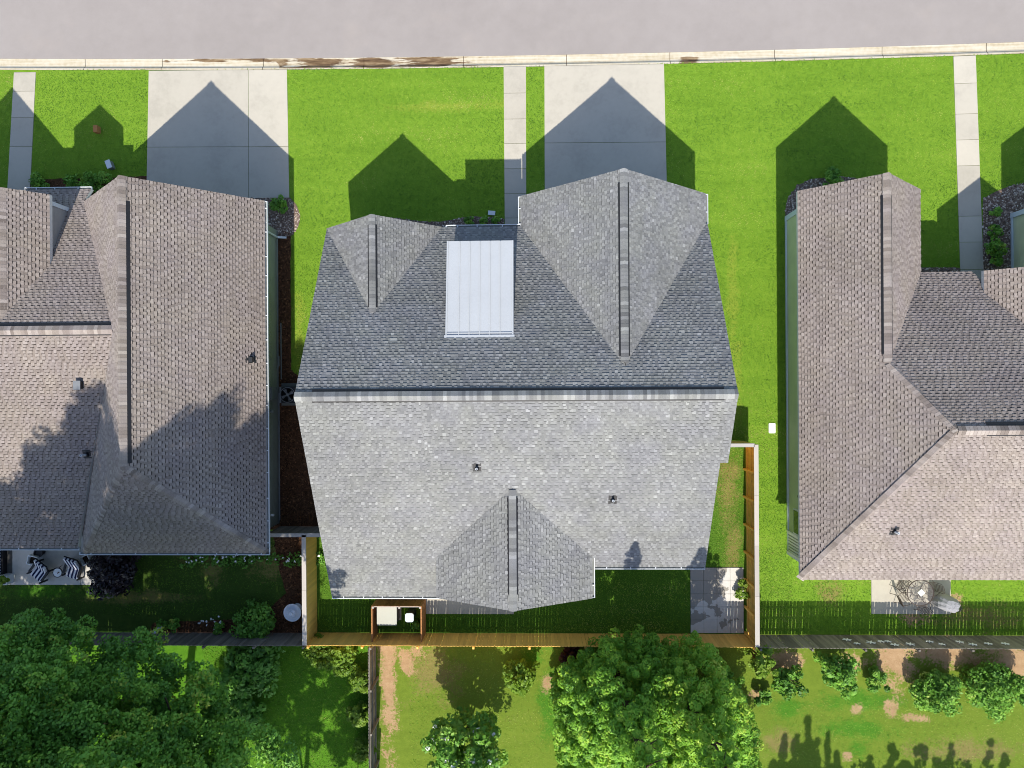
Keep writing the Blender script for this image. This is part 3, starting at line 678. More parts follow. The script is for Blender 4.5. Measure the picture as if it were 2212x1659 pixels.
mb = MB(); mb.prism([(-29.5, -6.6), (-12.2, -6.6), (-12.2, 7.45), (-29.5, 7.45)], 0, 3.05)
mb.poly([(ax - 3.6, 7.46, 3.0), (ax, 7.46, az - .45), (ax + 3.6, 7.46, 3.0)]); mb.build('wall', M['sage_siding'], LH)
mb = MB(); mb.prism([(bx - bh + .1, 7.75), (bx + bh - .1, 7.75), (bx + bh - .1, 4.9), (bx - bh + .1, 4.9)], 3.2, bez - .05); mb.poly([(bx - bh + .1, 7.76, bez - .05), (bx, 7.76, bz - .2), (bx + bh - .1, 7.76, bez - .05)])
mb.build('dormer_wall', M['grey_siding'], LH)
mb = MB(); mb.box(bx + bh - .1, bx + bh - .07, 7.62, 7.79, 3.4, bez - .06); mb.build('corner_trim', M['blue_trim'], LH)
gutter((ax + ah, ayr - .1, 3.08), (ax + ah, ay - .02, 3.08), (1, 0), LH, 11)
gutter((ax - ah - .2, ayr, 3.08), (ax + ah + .12, ayr, 3.08), (0, -1), LH, 12)
gutter((wx0, wry, wrz - .02), (ax - ah - .25, wry, wrz - .02), (0, -1), LH, 13)
gutter((-22.4, wfy, 3.08), (ax - ah + .45, wfy, 3.08), (0, 1), LH, 14)
mb = MB(); mb.tube([(ax + ah + .06, 7.2, 3.0), (ax + ah + .04, 7.15, 2.85), (-12.15, 7.1, 2.6), (-12.15, 7.1, .25), (-11.75, 7.1, .12)], .05); mb.build('downspout', M['white_metal'], LH)
mb = MB(); mb.box(-12.2, -12.15, 5.6, 7.3, 2.0, 2.1); mb.box(-12.2, -12.16, -6.6, 7.4, .14, .2); mb.build('base_trim', M['meter'], LH)
mb = MB()
mb.tube([(-12.12, 7.0, .35), (-12.12, .9, .35)], .02); mb.tube([(-12.02, 1.4, .5), (-12.02, .95, .5), (-12.12, .8, .5)], .03); mb.tube([(-12.1, -.35, .3), (-12.1, -6.4, .3)], .03); mb.tube([(-12.0, 3.0, .25), (-12.0, .3, .25)], .025)
mb.build('conduit', M['grey_metal'], LH)
mb = MB(); x, y = P(582, 888, 1.4); mb.lathe([(.0, 1.2), (.1, 1.22), (.1, 1.34), (.06, 1.4), (0, 1.41)], (-12.08, y), 12); mb.build('meter', M['meter'], LH)
mb = MB(); x, y = P(587, 850, 1.0); mb.box(-12.2, -12.05, y - .28, y + .3, .7, 1.3); mb.build('meter_box', M['meter'], LH)
mb = MB(); x, y = P(588, 1113, 1.2); mb.box(-12.2, -12.06, y - .05, y + .05, 1.1, 1.2); mb.build('wall_outlet', M['white_paint'], LH)
# roof vents of the left house
zl = lambda x: 3.1 + (ax + ah - x) * (az - 3.1) / ah
x, y = P(532, 776, 4.1); z = zl(x); mb = MB()
mb.poly([(x + .16, y - .15, zl(x + .16) + .03), (x + .16, y + .15, zl(x + .16) + .03), (x - .16, y + .15, zl(x - .16) + .03), (x - .16, y - .15, zl(x - .16) + .03)])
mb.obox((x + .03, y, z + .1), (.16, .2, .22)); mb.build('roof_vent', M['dark_metal'], lroof)
x, y = P(194, 831, 5.0); z = wrz + (y - wry) * (wz - wrz) / (wy - wry); mb = MB(); mb.obox((x, y - .02, z + .14), (.24, .3, .2)); mb.build('roof_vent', M['dark_metal'], lroof); o = bpy.data.objects[-1] if 0 else None; mb = MB(); mb.obox((x, y - .02, z + .26), (.29, .36, .03)); mb.build('roof_vent_cap', M['grey_metal'], lroof)
x, y = P(200, 980, 4.2); z = wrz + (y - wry) * (wz - wrz) / (wy - wry); pipe_vent(x, y, z, .36, lroof, .45, 1.0)

# ---- right house, tan shingles, pale green siding
RH = thing('house', 'right house with tan shingles, pale green siding and no gutters', 'house', (17, -1, 0), 'suburban houses in a row along the street')
rf = MB(); fas = MB()
dxl, ds = 11.42, .975; dx_, dy_ = 14.0, 8.2; dz_ = 3.1 + ds * (dx_ - dxl)
ey, ez, ery, efy = -1.82, 7.25, -8.45, 4.65
exh = dxl + (ez - 3.1) / ds; EF = (ez - 3.1) / (efy - ey); RX = 40
yde = efy - (dz_ - 3.1) / EF
plane([(dxl, dy_, 3.1), (dx_, dy_, dz_), (dx_, yde, dz_), (dxl, yde, 3.1)], 'tan', 50)
plane([(dxl, yde, 3.1), (dx_, yde, dz_), (exh, ey, ez), (dxl, ery, 3.1)], 'tan', 50)
plane([(2 * dx_ - dxl, dy_, 3.1), (dx_, dy_, dz_), (dx_, yde - .05, dz_), (2 * dx_ - dxl, efy - .02, 3.1)], 'tan', 51)
plane([(16.0, efy, 3.1), (dx_, yde, dz_), (exh, ey, ez), (RX, ey, ez), (RX, efy, 3.1)][1:], 'tan', 52) if 0 else None
XE = 18.72
plane([(16.5, efy, 3.1), (dx_, yde, dz_), (exh, ey, ez), (24, ey, ez), (21.2, 1.0, ez - EF * (1.0 - ey)), (XE, efy, 3.1)], 'tan', 52)
plane([(dxl, ery, 3.1), (exh, ey, ez), (RX, ey, ez), (RX, ery, 3.1)], 'tan', 53)
qx, qh, qz, qez, qy = 20.75, 1.9, 5.35, 3.72, 4.6
for s in (-1, 1):
    plane([(qx + s * qh, qy, qez), (qx, qy, qz), (qx, 1.0, qz), (qx + s * qh, 1.0 if s > 0 else efy - (qez - 3.1) / EF, qez)], 'tan', 56 + s)
px_, ph, pz, py_ = 25.4, 3.55, 6.1, 8.2
for s in (-1, 1):
    plane([(px_ + s * ph, py_, 3.1), (px_, py_, pz), (px_, ey, pz), (px_ + s * ph, ey, 3.1)], 'tan', 60 + s)
rroof = rf.build('roof', TS, RH); fas.build('fascia', M['white_paint'], rroof)
caps((dx_, dy_, dz_), (dx_, yde, dz_), .96, .96, .32, .066, TS, rroof, 21, (.85, .35))
caps((dx_, yde, dz_), (exh, ey, ez), .55, .55, .34, .03, TS, rroof, 22); caps((dxl, ery, 3.1), (exh, ey, ez), .55, .55, .36, .025, TS, rroof, 23)
caps((exh, ey, ez), (RX, ey, ez), .62, .62, .34, .06, TS, rroof, 24, (1.1, .2), (.04, .14))
mb = MB(); mb.prism([(12.0, -8.05), (39, -8.05), (39, 3.9), (16.2, 3.9), (16.2, 7.75), (12.0, 7.75)], 0, 3.06); mb.prism([(22.45, 3.9), (28, 3.9), (28, 7.75), (22.45, 7.75)], 0, 3.06)
mb.poly([(12.0, 7.76, 3.0), (dx_ + .05, 7.76, 5.2), (16.15, 7.76, 3.0)]); mb.build('wall', M['green_siding'], RH)
mb = MB(); mb.prism([(18.98, 1.5), (22.4, 1.5), (22.4, 4.3), (18.98, 4.3)], 3.0, qez - .03); mb.poly([(18.98, 4.31, qez), (qx, 4.31, qz - .15), (22.4, 4.31, qez)]); mb.build('porch_gable_wall', M['dark_metal'], RH)  # dark material puts the wall's deep shade under the eave into its colour
for q6, n_ in (((11.95, 12.0, 7.6, 7.82, 0, 3.0), 'corner_trim'), ((12.0, 12.2, 7.762, 7.8, 0, 3.0), 'corner_trim'), ((11.94, 11.99, -8.1, -7.95, 0, 3.0), 'corner_trim'), ((11.95, 11.99, -7.9, 7.6, .02, .16), 'base_trim'), ((22.38, 22.44, 7.6, 7.82, 0, 3.0), 'corner_trim'), ((22.39, 22.44, 3.95, 7.6, .02, .14), 'base_trim')):
    mb = MB(); mb.box(*q6); mb.build(n_, M['blue_trim'], RH)
ya, yb = P(1710, 1103, 1.2)[1], P(1710, 1152, 1.2)[1]
mb = MB(); mb.box(11.93, 12.0, yb - .06, ya + .06, .9, 2.3); o = mb.build('window', M['white_paint'], RH); mb = MB(); mb.box(11.92, 11.93, yb, ya, .96, 2.24); mb.build('pane', M['glass'], o)
ya, yb = P(1710, 1158, 1.2)[1], P(1710, 1203, 1.2)[1]
mb = MB(); mb.box(11.93, 12.0, yb - .05, yb + .03, 0, 3.0); mb.box(11.93, 12.0, ya - .03, ya + .05, 0, 3.0)
for k in range(7): y = ya + (yb - ya) * (k + .5) / 7; mb.box(11.95, 11.99, y - .045, y + .045, .2, 2.9)
mb.build('porch_screen', M['white_paint'], RH)
x, y = P(1703, 1073, 1.9); mb = MB(); mb.lathe([(.02, 1.75), (.1, 1.8), (.05, 1.98), (.02, 2.02)], (11.9, y), 12); mb.box(11.9, 12.0, y - .03, y + .03, 1.9, 1.96); mb.build('wall_lamp', M['black'], RH)
x, y = P(1926, 1146, 4.4); z = 3.1 + (y - ery) * (ez - 3.1) / (ey - ery); pipe_vent(x, y, z, .62, rroof, .4, 1.0)

# ==================================================================  FENCES
def fence(name, label, p0, p1, h, m, inner, railside, postgap=2.4, capm=None, dog=False, seed=1, gapmax=.014, group=None, capw=.18, posts=True, rail_z=(.3, .9, 1.45), slope=None, bw=(.13, .15)):
    rnd = random.Random(seed); p0 = Vector((*p0, 0)); p1 = Vector((*p1, 0)); d = p1 - p0; L = d.length; d.normalize(); nrm = Vector((-d.y, d.x, 0)) * railside
    T = thing(name, label, 'fence', (p0 + p1) / 2, group); mb = MB(); x = 0
    while x < L - .02:
        wd = min(rnd.uniform(*bw), L - x); hh = h + rnd.uniform(-.015, .015); a = p0 + d * (x + .001); b = p0 + d * (x + wd); j = rnd.uniform(-.003, .003)
        n0 = nrm * (-.011 + j); n1 = nrm * (.009 + j); k = [a + n0, b + n0, b + n1, a + n1]; t = rnd.random()
        if dog:
            c = .03; prof_ = [(0, .03), (wd, .03), (wd, hh - c), (wd - c, hh), (c, hh), (0, hh - c)]
            F = [p0 + d * (x + s) + n0 + Vector((0, 0, z)) for s, z in prof_]; B = [p0 + d * (x + s) + n1 + Vector((0, 0, z)) for s, z in prof_]
            mb.poly(F, t); mb.poly(B[::-1], t)
            for i in range(6): q = (i + 1) % 6; mb.poly([F[q], F[i], B[i], B[q]], t)
        else: mb.prism([(q.x, q.y) for q in k], .03, hh, t)
        x += wd + max(0, rnd.gauss(gapmax * .45, gapmax * .4))
    mb.build('boards', m, T)
    rm = m
    for z in rail_z:
        mb = MB(); c = (p0 + p1) / 2 + nrm * .03; mb.obox((c.x, c.y, z), (L, .04, .09), math.atan2(d.y, d.x), .4); mb.build('rail', rm, T)
    if posts:
        n = max(1, round(L / postgap))
        for i in range(n + 1):
            mb = MB(); c = p0 + d * min(max(.06, L * i / n), L - .06) + nrm * .095; mb.obox((c.x, c.y, (h + .0) / 2), (.09, .09, h), math.atan2(d.y, d.x), rnd.random()); mb.build('post', rm, T)
    if capm:
        n = max(1, round(L / 2.4))
        for i in range(n):
            mb = MB(); c = p0 + d * (L * (i + .5) / n) + nrm * .05; mb.obox((c.x, c.y, h + .035), (L / n - .008, capw, .035), math.atan2(d.y, d.x) + rnd.uniform(-.002, .002), rnd.random()); mb.build('cap_board', capm, T)
    return T
FH = 1.72; FG_ = 'wooden fences between the gardens'
fence('wooden_fence', 'honey-coloured back fence of the middle garden, partly hidden by the big conifer', (-10.4, YF), (9.98, YF), FH, M['cedar'], None, -1, 2.4, None, True, 3, .016, FG_)
fence('wooden_fence', 'honey-coloured left side fence of the middle garden, under a pale top board', (-10.42, YF + .02), (-10.42, -6.82), FH, M['cedar'], None, 1, 2.4, M['pale_wood'], False, 4, .002, FG_, .2)
fence('wooden_fence', 'honey-coloured right side fence of the middle garden, posts inside, pale top board', (10.05, YF + .02), (10.05, -2.78), FH, M['cedar'], None, 1, 1.22, M['pale_wood'], False, 5, .002, FG_, .2)
fence('wooden_fence', 'short fence from the middle house corner to its right side fence', (7.1, -2.76), (9.93, -2.76), FH, M['cedar'], None, -1, 1.4, M['pale_wood_x'], False, 6, .004, FG_, .16)
fence('wooden_fence', 'grey gate fence across the gap between left and middle houses', (-12.2, -6.78), (-8.5, -6.78), FH, M['grey_wood'], None, -1, 1.8, M['pale_wood_x'], False, 7, .004, FG_, .17)
fence('wooden_fence', 'weathered grey back fence of the left garden, running under the dark trees', (-34, YF - .02), (-10.5, YF - .02), FH, M['grey_wood'], None, -1, 2.4, None, True, 8, .02, FG_)
fence('wooden_fence', 'weathered grey back fence of the right garden, hung with white stars', (10.12, YF - .03), (36, YF - .03), FH, M['grey_wood'], None, -1, 2.4, None, True, 9, .03, FG_)
fence('wooden_fence', 'grey fence running south from the middle back fence, rails on its right side', (-7.58, -30), (-7.58, YF - .12), FH - .1, M['grey_wood'], None, -1, 2.0, None, True, 10, .02, FG_)
# fence round the utility corner
T = thing('utility_enclosure', 'small brown wooden enclosure against the honey-coloured back fence', 'enclosure', (-6.3, -11, 0))
x0, x1, yt = -7.5, -5.17, -10.2; eh = 1.3
def panel(a, b, m_, n_, seed):
    rnd = random.Random(seed); a = Vector((*a, 0)); b = Vector((*b, 0)); d = b - a; L = d.length; d.normalize(); mb = MB(); x = 0
    while x < L - .02:
        wd = min(.135, L - x); c = a + d * (x + wd / 2); mb.obox((c.x, c.y, eh / 2 + .02), (wd, .02, eh - .02 + rnd.uniform(-.01, .01)), math.atan2(d.y, d.x), rnd.random()); x += wd + rnd.uniform(.006, .022)
    return mb.build(n_, m_, T)
panel((x0, yt), (x1, yt), M['cedar_dark'], 'boards', 1); panel((x0, YF + .03), (x0, yt - .02), M['cedar_dark'], 'boards', 2); panel((x1, YF + .03), (x1, yt - .02), M['cedar_dark'], 'boards', 3)
for xx, yy in ((x0 + .07, yt - .07), (-6.2, yt - .07), (x1 - .07, yt - .07)): mb = MB(); mb.box(xx - .045, xx + .045, yy - .045, yy + .045, 0, eh + .01); mb.build('post', M['pale_wood'], T)
mb = MB(); mb.box(x0 + .12, x1 - .12, yt - .05, yt - .012, eh - .1, eh); mb.build('rail', M['pale_wood_x'], T)
mb = MB(); mb.box(x0 + .012, x0 + .05, YF + .03, yt - .13, eh - .1, eh); mb.build('rail', M['cedar_dark'], T); mb = MB(); mb.box(x1 - .05, x1 - .012, YF + .03, yt - .13, eh - .1, eh); mb.build('rail', M['cedar_dark'], T)

# ==================================================================  SMALL THINGS
def rbox(mb, x0, x1, y0, y1, z0, z1, r=.04, n=4):
    p = []
    for cx, cy, a0 in ((x1 - r, y1 - r, 0), (x0 + r, y1 - r, 90), (x0 + r, y0 + r, 180), (x1 - r, y0 + r, 270)):
        for k in range(n + 1): a = R_(a0 + 90 * k / n); p.append((cx + r * math.cos(a), cy + r * math.sin(a)))
    mb.prism(p, z0, z1)
# cabinet and bin inside the enclosure
zc = .95; ca, cb = P(814, 1311, zc), P(857, 1351, zc)
T = thing('utility_cabinet', 'cream metal cabinet inside the brown wooden enclosure', 'cabinet', ((ca[0] + cb[0]) / 2, (ca[1] + cb[1]) / 2, 0))
mb = MB(); rbox(mb, ca[0] + .03, cb[0] - .03, cb[1] + .03, ca[1] - .03, .06, zc - .05, .03); mb.build('body', M['meter'], T)
mb = MB(); rbox(mb, ca[0], cb[0], cb[1], ca[1], zc - .05, zc, .04); mb.build('lid', M['cabinet'], T)
mb = MB(); mb.box(ca[0] - .05, cb[0] + .05, cb[1] - .05, ca[1] + .05, 0, .06); mb.build('pad', M['concrete'], T)
zc = .9; ca, cb = P(875, 1325, zc), P(893.5, 1344, zc)
T = thing('utility_pedestal', 'dark green bin with a pale blue lid inside the brown wooden enclosure', 'bin', ((ca[0] + cb[0]) / 2, (ca[1] + cb[1]) / 2, 0))
mb = MB(); rbox(mb, ca[0] + .02, cb[0] - .02, cb[1] + .02, ca[1] - .02, 0, zc - .07, .08); mb.build('body', M['bin_green'], T)
mb = MB(); rbox(mb, ca[0], cb[0], cb[1], ca[1], zc - .07, zc, .1, 6); mb.build('lid', M['bin_lid'], T)

# air conditioner
zc = .78; cx, cy = P(620.4, 853, zc)
T = thing('air_conditioner', 'grey air conditioning unit on a pad between the left and middle houses', 'air conditioner', (cx, cy, 0)); s = .375
mb = MB(); rbox(mb, cx - s, cx + s, cy - s, cy + s, .08, .74, .06)
for k in range(9):
    z = .14 + k * .065; rbox(mb, cx - s - .012, cx + s + .012, cy - s - .012, cy + s + .012, z, z + .02, .06)
mb.build('case', M['dark_metal'], T)
mb = MB(); mb.lathe([(.36, .742), (.36, .765), (.335, .77), (.33, .744)], (cx, cy), 30, caps=False); mb.box(cx - s, cx - s + .08, cy - s, cy + s, .742, .755); o = mb.build('top_ring', M['grey_metal'], T)
mb = MB()
for r in (.06, .12, .18, .24, .3): mb.tube([(cx + r * math.cos(a), cy + r * math.sin(a), .77) for a in np.linspace(0, 6.283, 25)], .004, 4, cap=False)
for k in range(10): a = k * .628; mb.tube([(cx + .05 * math.cos(a), cy + .05 * math.sin(a), .772), (cx + .335 * math.cos(a), cy + .335 * math.sin(a), .772)], .004, 4)
mb.build('fan_guard', M['black'], T)
mb = MB(); mb.lathe([(0, .743), (.33, .743)], (cx, cy), 30); mb.build('fan_well', M['black'], T)
mb = MB()
for k in range(4):
    a = k * math.pi / 2 + .5; c, sn = math.cos(a), math.sin(a)
    q = [(.06, -.03, .748), (.28, -.09, .746), (.29, .08, .762), (.06, .03, .757)]; mb.poly([(cx + x * c - y * sn, cy + x * sn + y * c, z) for x, y, z in q])
mb.lathe([(.07, .746), (.07, .775), (.03, .78), (0, .78)], (cx, cy), 14); mb.build('fan', M['grey_metal'], T)
mb = MB(); mb.box(cx - .52, cx + .5, cy - .52, cy + .55, 0, .08); mb.build('pad', M['meter'], T)

# utility lids and little things on the lawns
cx, cy = P(1668, 925, .03); mb = MB(); rbox(mb, cx - .16, cx + .16, cy - .24, cy + .24, 0, .03, .05); tag(mb.build('ground_box', M['white_paint']), 'white rectangular utility lid lying in the grass beside the right house', 'utility lid')
cx, cy = P(1062, 460, .1); mb = MB(); mb.obox((cx, cy, .05), (.3, .16, .1), -.1); mb.obox((cx, cy, .11), (.34, .2, .02), -.1); tag(mb.build('ground_box', M['pvc']), 'small pale utility lid in shaded grass beside the middle walkway', 'utility lid')
cx, cy = P(235, 355, .3); T = thing('utility_pedestal', 'slanted grey utility pedestal on the shaded left lawn', 'utility box', (cx, cy, 0)); mb = MB(); mb.obox((cx, cy, .16), (.2, .36, .32), .35); mb.build('body', M['grey_metal'], T); mb = MB(); mb.obox((cx, cy, .335), (.24, .4, .03), .35); mb.build('lid', M['pvc'], T)
cx, cy = P(208, 279, .3); T = thing('yard_sign', 'small reddish-brown post box standing in the gable shadow on the left lawn', 'post box', (cx, cy, 0)); mb = MB(); mb.box(cx - .1, cx + .1, cy - .16, cy + .16, .12, .4); mb.build('box', M['cedar_dark'], T); mb = MB(); mb.box(cx - .05, cx + .05, cy - .05, cy + .05, 0, .12); mb.build('post', M['cedar_dark'], T)
cx, cy = P(333, 1365, .93); T = thing('pipe_post', 'pale round plastic post standing in the bed by the left back fence', 'post', (cx, cy, 0)); mb = MB(); mb.lathe([(.085, 0), (.085, .9)], (cx, cy), 16); mb.build('pipe', M['pvc'], T); mb = MB(); mb.lathe([(.1, .86), (.1, .93), (.05, .95), (0, .955)], (cx, cy), 16); mb.build('cap', M['pvc'], T)
cx, cy = P(632, 1323, .75); T = thing('birdbath', 'pale round tiered birdbath standing by the left side fence', 'birdbath', (cx, cy, 0))
mb = MB(); mb.lathe([(.2, 0), (.22, .05), (.1, .1), (.08, .6), (.14, .66)], (cx, cy), 24); mb.build('pedestal', M['birdbath'], T)
mb = MB(); mb.lathe([(.1, .64), (.3, .68), (.41, .75), (.42, .79), (.395, .79), (.33, .74), (.2, .72), (.0, .72)], (cx, cy), 36); mb.build('basin', M['birdbath'], T)
mb = MB(); mb.lathe([(.07, .72), (.06, .84), (.17, .86), (.19, .9), (.17, .9), (.12, .87), (.06, .88), (.05, .95), (.08, .97), (.08, 1.0), (0, 1.01)], (cx, cy), 28); mb.build('upper_tier', M['birdbath'], T)

# ---- left patio furniture
def club_chair(label, hinge, foot, grp):
    h = Vector((*P(*hinge, .42), 0)); f = Vector((*P(*foot, .45), 0)); d = (f - h).normalized(); ang = math.atan2(d.y, d.x) + math.pi / 2
    T = thing('patio_chair', label, 'chair', h + d * .1, grp)
    base = Matrix.Translation(h) @ Matrix.Rotation(ang, 4, 'Z')      # local -y = forward
    W = .62; L = max(.5, (f - h).length)
    def bx(mb, x, y, z, sx, sy, sz, rx=0, t=.5): mb.obox(None, (sx, sy, sz), 0, t, base @ Matrix.Translation((x, y, z)) @ Matrix.Rotation(rx, 4, 'X'))
    rec = .72
    mb = MB(); bx(mb, 0, -L / 2, .3, W + .04, L + .06, .06)
    bx(mb, 0, .3, .64, W + .06, .05, .85, -rec); mb.build('frame', M['black'], T)
    for s in (-1, 1):
        mb = MB(); bx(mb, s * (W / 2 + .06), -.08, .56, .1, L + .1, .05, .03); mb.build('armrest', M['black'], T)
        mb = MB(); bx(mb, s * (W / 2 + .07), -L + .02, .3, .06, .06, .6); mb.build('leg', M['black'], T)
        mb = MB(); bx(mb, s * (W / 2 + .07), .2, .3, .06, .06, .6); mb.build('leg', M['black'], T)
    nst = 7
    mb = MB()
    for k in range(nst): bx(mb, -W / 2 + W * (k + .5) / nst, -L / 2, .38, W / nst, L, .1, 0, 1 if k % 2 == 0 else 0)
    for k in range(nst): bx(mb, -W / 2 + W * (k + .5) / nst, -L - .02, .33, W / nst, .06, .12, .3, 1 if k % 2 == 0 else 0)
    mb.build('seat_cushion', M['stripe'], T)
    mb = MB()
    for k in range(nst): bx(mb, -W / 2 + W * (k + .5) / nst, .24, .7, W / nst, .1, .8, -rec, 1 if k % 2 == 0 else 0)
    mb.build('back_cushion', M['stripe'], T); return T
club_chair('left of two blue and white striped chairs on the left patio', (90, 1230), (76, 1248), 'striped chairs on the left patio')
club_chair('right of two blue and white striped chairs, nearer the dark shrub', (161, 1225), (155, 1243), 'striped chairs on the left patio')
cx, cy = P(124, 1237, .5); T = thing('side_table', 'round white-topped side table between the two striped chairs', 'table', (cx, cy, 0))
mb = MB(); mb.lathe([(.2, .46), (.24, .47), (.24, .5), (.2, .5)], (cx, cy), 28); mb.build('rim', M['black'], T); mb = MB(); mb.lathe([(0, .49), (.2, .49), (.2, .505), (0, .507)], (cx, cy), 28); mb.build('tabletop', M['pvc'], T)
for k in range(3): a = k * 2.094; mb = MB(); mb.tube([(cx + .15 * math.cos(a), cy + .15 * math.sin(a), .47), (cx + .24 * math.cos(a), cy + .24 * math.sin(a), .04)], .018); mb.build('leg', M['black'], T)
mb = MB(); mb.obox((cx + .05, cy - .0, .515), (.12, .04, .015), .6); tag(mb.build('book', M['red_leaf']), 'small reddish item lying on the round side table', 'booklet')
def planter(label, uv, rz, fill=True):
    cx, cy = P(*uv, .5); T = thing('planter', label, 'planter', (cx, cy, 0), 'square white planters on the left patio'); s = .22
    m4 = Matrix.Translation((cx, cy, 0)) @ Matrix.Rotation(rz, 4, 'Z'); mb = MB()
    for x, y, sx, sy in ((0, s - .02, 2 * s, .04), (0, -s + .02, 2 * s, .04), (s - .02, 0, .04, 2 * s - .084), (-s + .02, 0, .04, 2 * s - .084)): mb.obox(None, (sx, sy, .5), 0, .5, m4 @ Matrix.Translation((x, y, .29)))
    mb.build('box', M['white_metal'], T); mb = MB(); mb.obox(None, (2 * s - .09, 2 * s - .09, .3), 0, .5, m4 @ Matrix.Translation((0, 0, .22))); mb.build('soil', M['soil_pot'], T); return (cx, cy)
planter('square white planter behind the left striped chair', (69, 1210.5), -.22); planter('square white planter right of the striped chairs, by the dark shrub', (184.5, 1209.5), .48)
PL = planter('square white planter at the left picture edge holding a green plant', (6, 1253), -.05)
cx, cy = P(81.6, 1195, .4); mb = MB(); mb.lathe([(.13, 0), (.2, .3), (.22, .4), (.18, .4), (.16, .34), (0, .33)], (cx, cy), 24); tag(mb.build('pot', M['black']), 'round black pot under the eave behind the left striped chair', 'pot')
# striped sofa at the picture's left edge on its rug
cx, cy = P(-22, 1214, .45); T = thing('sofa', 'blue and white striped sofa cut by the left picture edge', 'sofa', (cx, cy, 0)); 
mb = MB(); mb.box(cx - .35, cx + .56, cy - .68, cy + .68, .05, .36); mb.box(cx - .4, cx - .28, cy - .68, cy + .68, .36, .85); mb.build('frame', M['black'], T)
for yy in (cy + .64, cy - .64): mb = MB(); mb.box(cx - .35, cx + .5, yy - .05, yy + .05, .36, .6); mb.build('armrest', M['black'], T)
mb = MB()
for k in range(17): y0 = cy - .58 + k * 1.16 / 17; mb.box(cx - .26, cx + .47, y0, y0 + 1.16 / 17, .37, .5, 1 if k % 2 == 0 else 0)
mb.build('seat_cushion', M['stripe'], T)
xa, ya = P(13, 1187); xb, yb = P(28, 1240); mb = MB(); mb.box(xa - .9, xb, yb, ya, .044, .06); tag(mb.build('rug', M['rug']), 'dark grey rug under the striped sofa at the left picture edge', 'rug')
# ---- right patio furniture
cx, cy = P(1988.6, 1281, .72); T = thing('patio_table', 'round glass-topped table on the right patio', 'table', (cx, cy, 0)); r = .6
mb = MB(); mb.lathe([(r - .02, .69), (r + .015, .695), (r + .015, .72), (r - .02, .725), (r - .02, .69)], (cx, cy), 40, caps=False); mb.build('rim', M['iron'], T)
mb = MB(); mb.lathe([(0, .705), (r - .021, .705), (r - .021, .715), (0, .715)], (cx, cy), 40); mb.build('tabletop', M['table_glass'], T)
for k in range(4):
    a = k * math.pi / 2 + .4; mb = MB(); mb.tube([(cx + .5 * math.cos(a), cy + .5 * math.sin(a), .69), (cx + .2 * math.cos(a), cy + .2 * math.sin(a), .35), (cx + .48 * math.cos(a), cy + .48 * math.sin(a), .05)], .018); mb.build('leg', M['iron'], T)
mb = MB(); mb.tube([(cx + .22 * math.cos(a), cy + .22 * math.sin(a), .35) for a in np.linspace(0, 6.283, 21)], .012, 5, cap=False); mb.build('brace_ring', M['iron'], T)
TC = (cx, cy); mb = MB(); mb.obox((cx + .02, cy + .02, .735), (.24, .24, .035), .75); tag(mb.build('napkin_box', M['white_paint']), 'white square box lying on the round glass table', 'box')
def iron_chair_parts(T):
    def tb(name, *paths, r=.013):
        mb = MB()
        for p in paths: mb.tube(p, r, 6)
        return mb.build(name, M['iron'], T)
    tb('seat', [(-.23, -.22, .43), (.23, -.22, .43), (.21, .22, .41), (-.21, .22, .41), (-.23, -.22, .43)], *[[(-.23 + .46 * k / 8, -.22, .43), (-.21 + .42 * k / 8, .22, .41)] for k in range(1, 8)], r=.011)
    tb('backrest', [(-.21, .22, .41), (-.23, .3, .9), (-.12, .33, 1.0), (.12, .33, 1.0), (.23, .3, .9), (.21, .22, .41)], *[[(-.21 + .42 * k / 7, .225, .45), (-.19 + .38 * k / 7, .315, .94)] for k in range(1, 7)], r=.012)
    for s in (-1, 1):
        tb('armrest', [(s * .22, .28, .66), (s * .32, .05, .66), (s * .32, -.2, .63), (s * .24, -.24, .43)])
        tb('leg', [(s * .23, -.22, .43), (s * .25, -.26, .045)]); tb('leg', [(s * .21, .22, .41), (s * .23, .34, .045)])
ch0 = None
for i, (a, lab) in enumerate(((2.75, 'brown iron chair at the upper left of the glass table, below the eave'), (3.55, 'brown iron chair at the lower left of the glass table'), (5.0, 'brown iron chair below the glass table, slats over the fence shadow'), (.25, 'brown iron chair right of the glass table, next to the covered grill'))):
    dd = .72 if i < 2 else .62
    loc = Vector((TC[0] + dd * math.cos(a), TC[1] + dd * math.sin(a), 0)); rz = a - math.pi / 2
    if ch0 is None:
        ch0 = thing('iron_chair', lab, 'chair', (0, 0, 0), 'iron chairs around the glass table'); iron_chair_parts(ch0); t = ch0
    else:
        t = ch0.copy(); COL.objects.link(t)
        for c in list(ch0.children): k = c.copy(); COL.objects.link(k); k.parent = t
        t['label'] = lab
    t.location = loc; t.rotation_euler = (0, 0, rz)
# covered grill
gx_, gy_ = P(2043, 1302, .6); T = thing('covered_grill', 'barbecue under a crumpled grey cover on the right patio edge', 'grill', (gx_, gy_, 0)); rnd = random.Random(5)
mb = MB(); rings = []
for z, sx, sy in ((.05, .5, .33), (.3, .5, .34), (.6, .5, .34), (.85, .49, .33), (.98, .42, .29), (1.12, .27, .23), (1.16, .1, .1)):
    ring = []
    for k in range(36):
        a = k / 36 * 6.2832; c, s_ = math.cos(a), math.sin(a); e = 3.2; rr = (abs(c) ** e + abs(s_) ** e) ** (-1 / e); fold = 1 + .05 * math.sin(a * 9 + z * 5) * (1 if z < 1 else .6) + rnd.uniform(-.012, .012)
        x, y = c * rr * sx * fold, s_ * rr * sy * fold; ca_, sa_ = math.cos(-.3), math.sin(-.3); ring.append((gx_ + x * ca_ - y * sa_, gy_ + x * sa_ + y * ca_, z + rnd.uniform(-.012, .012)))
    rings.append(ring)
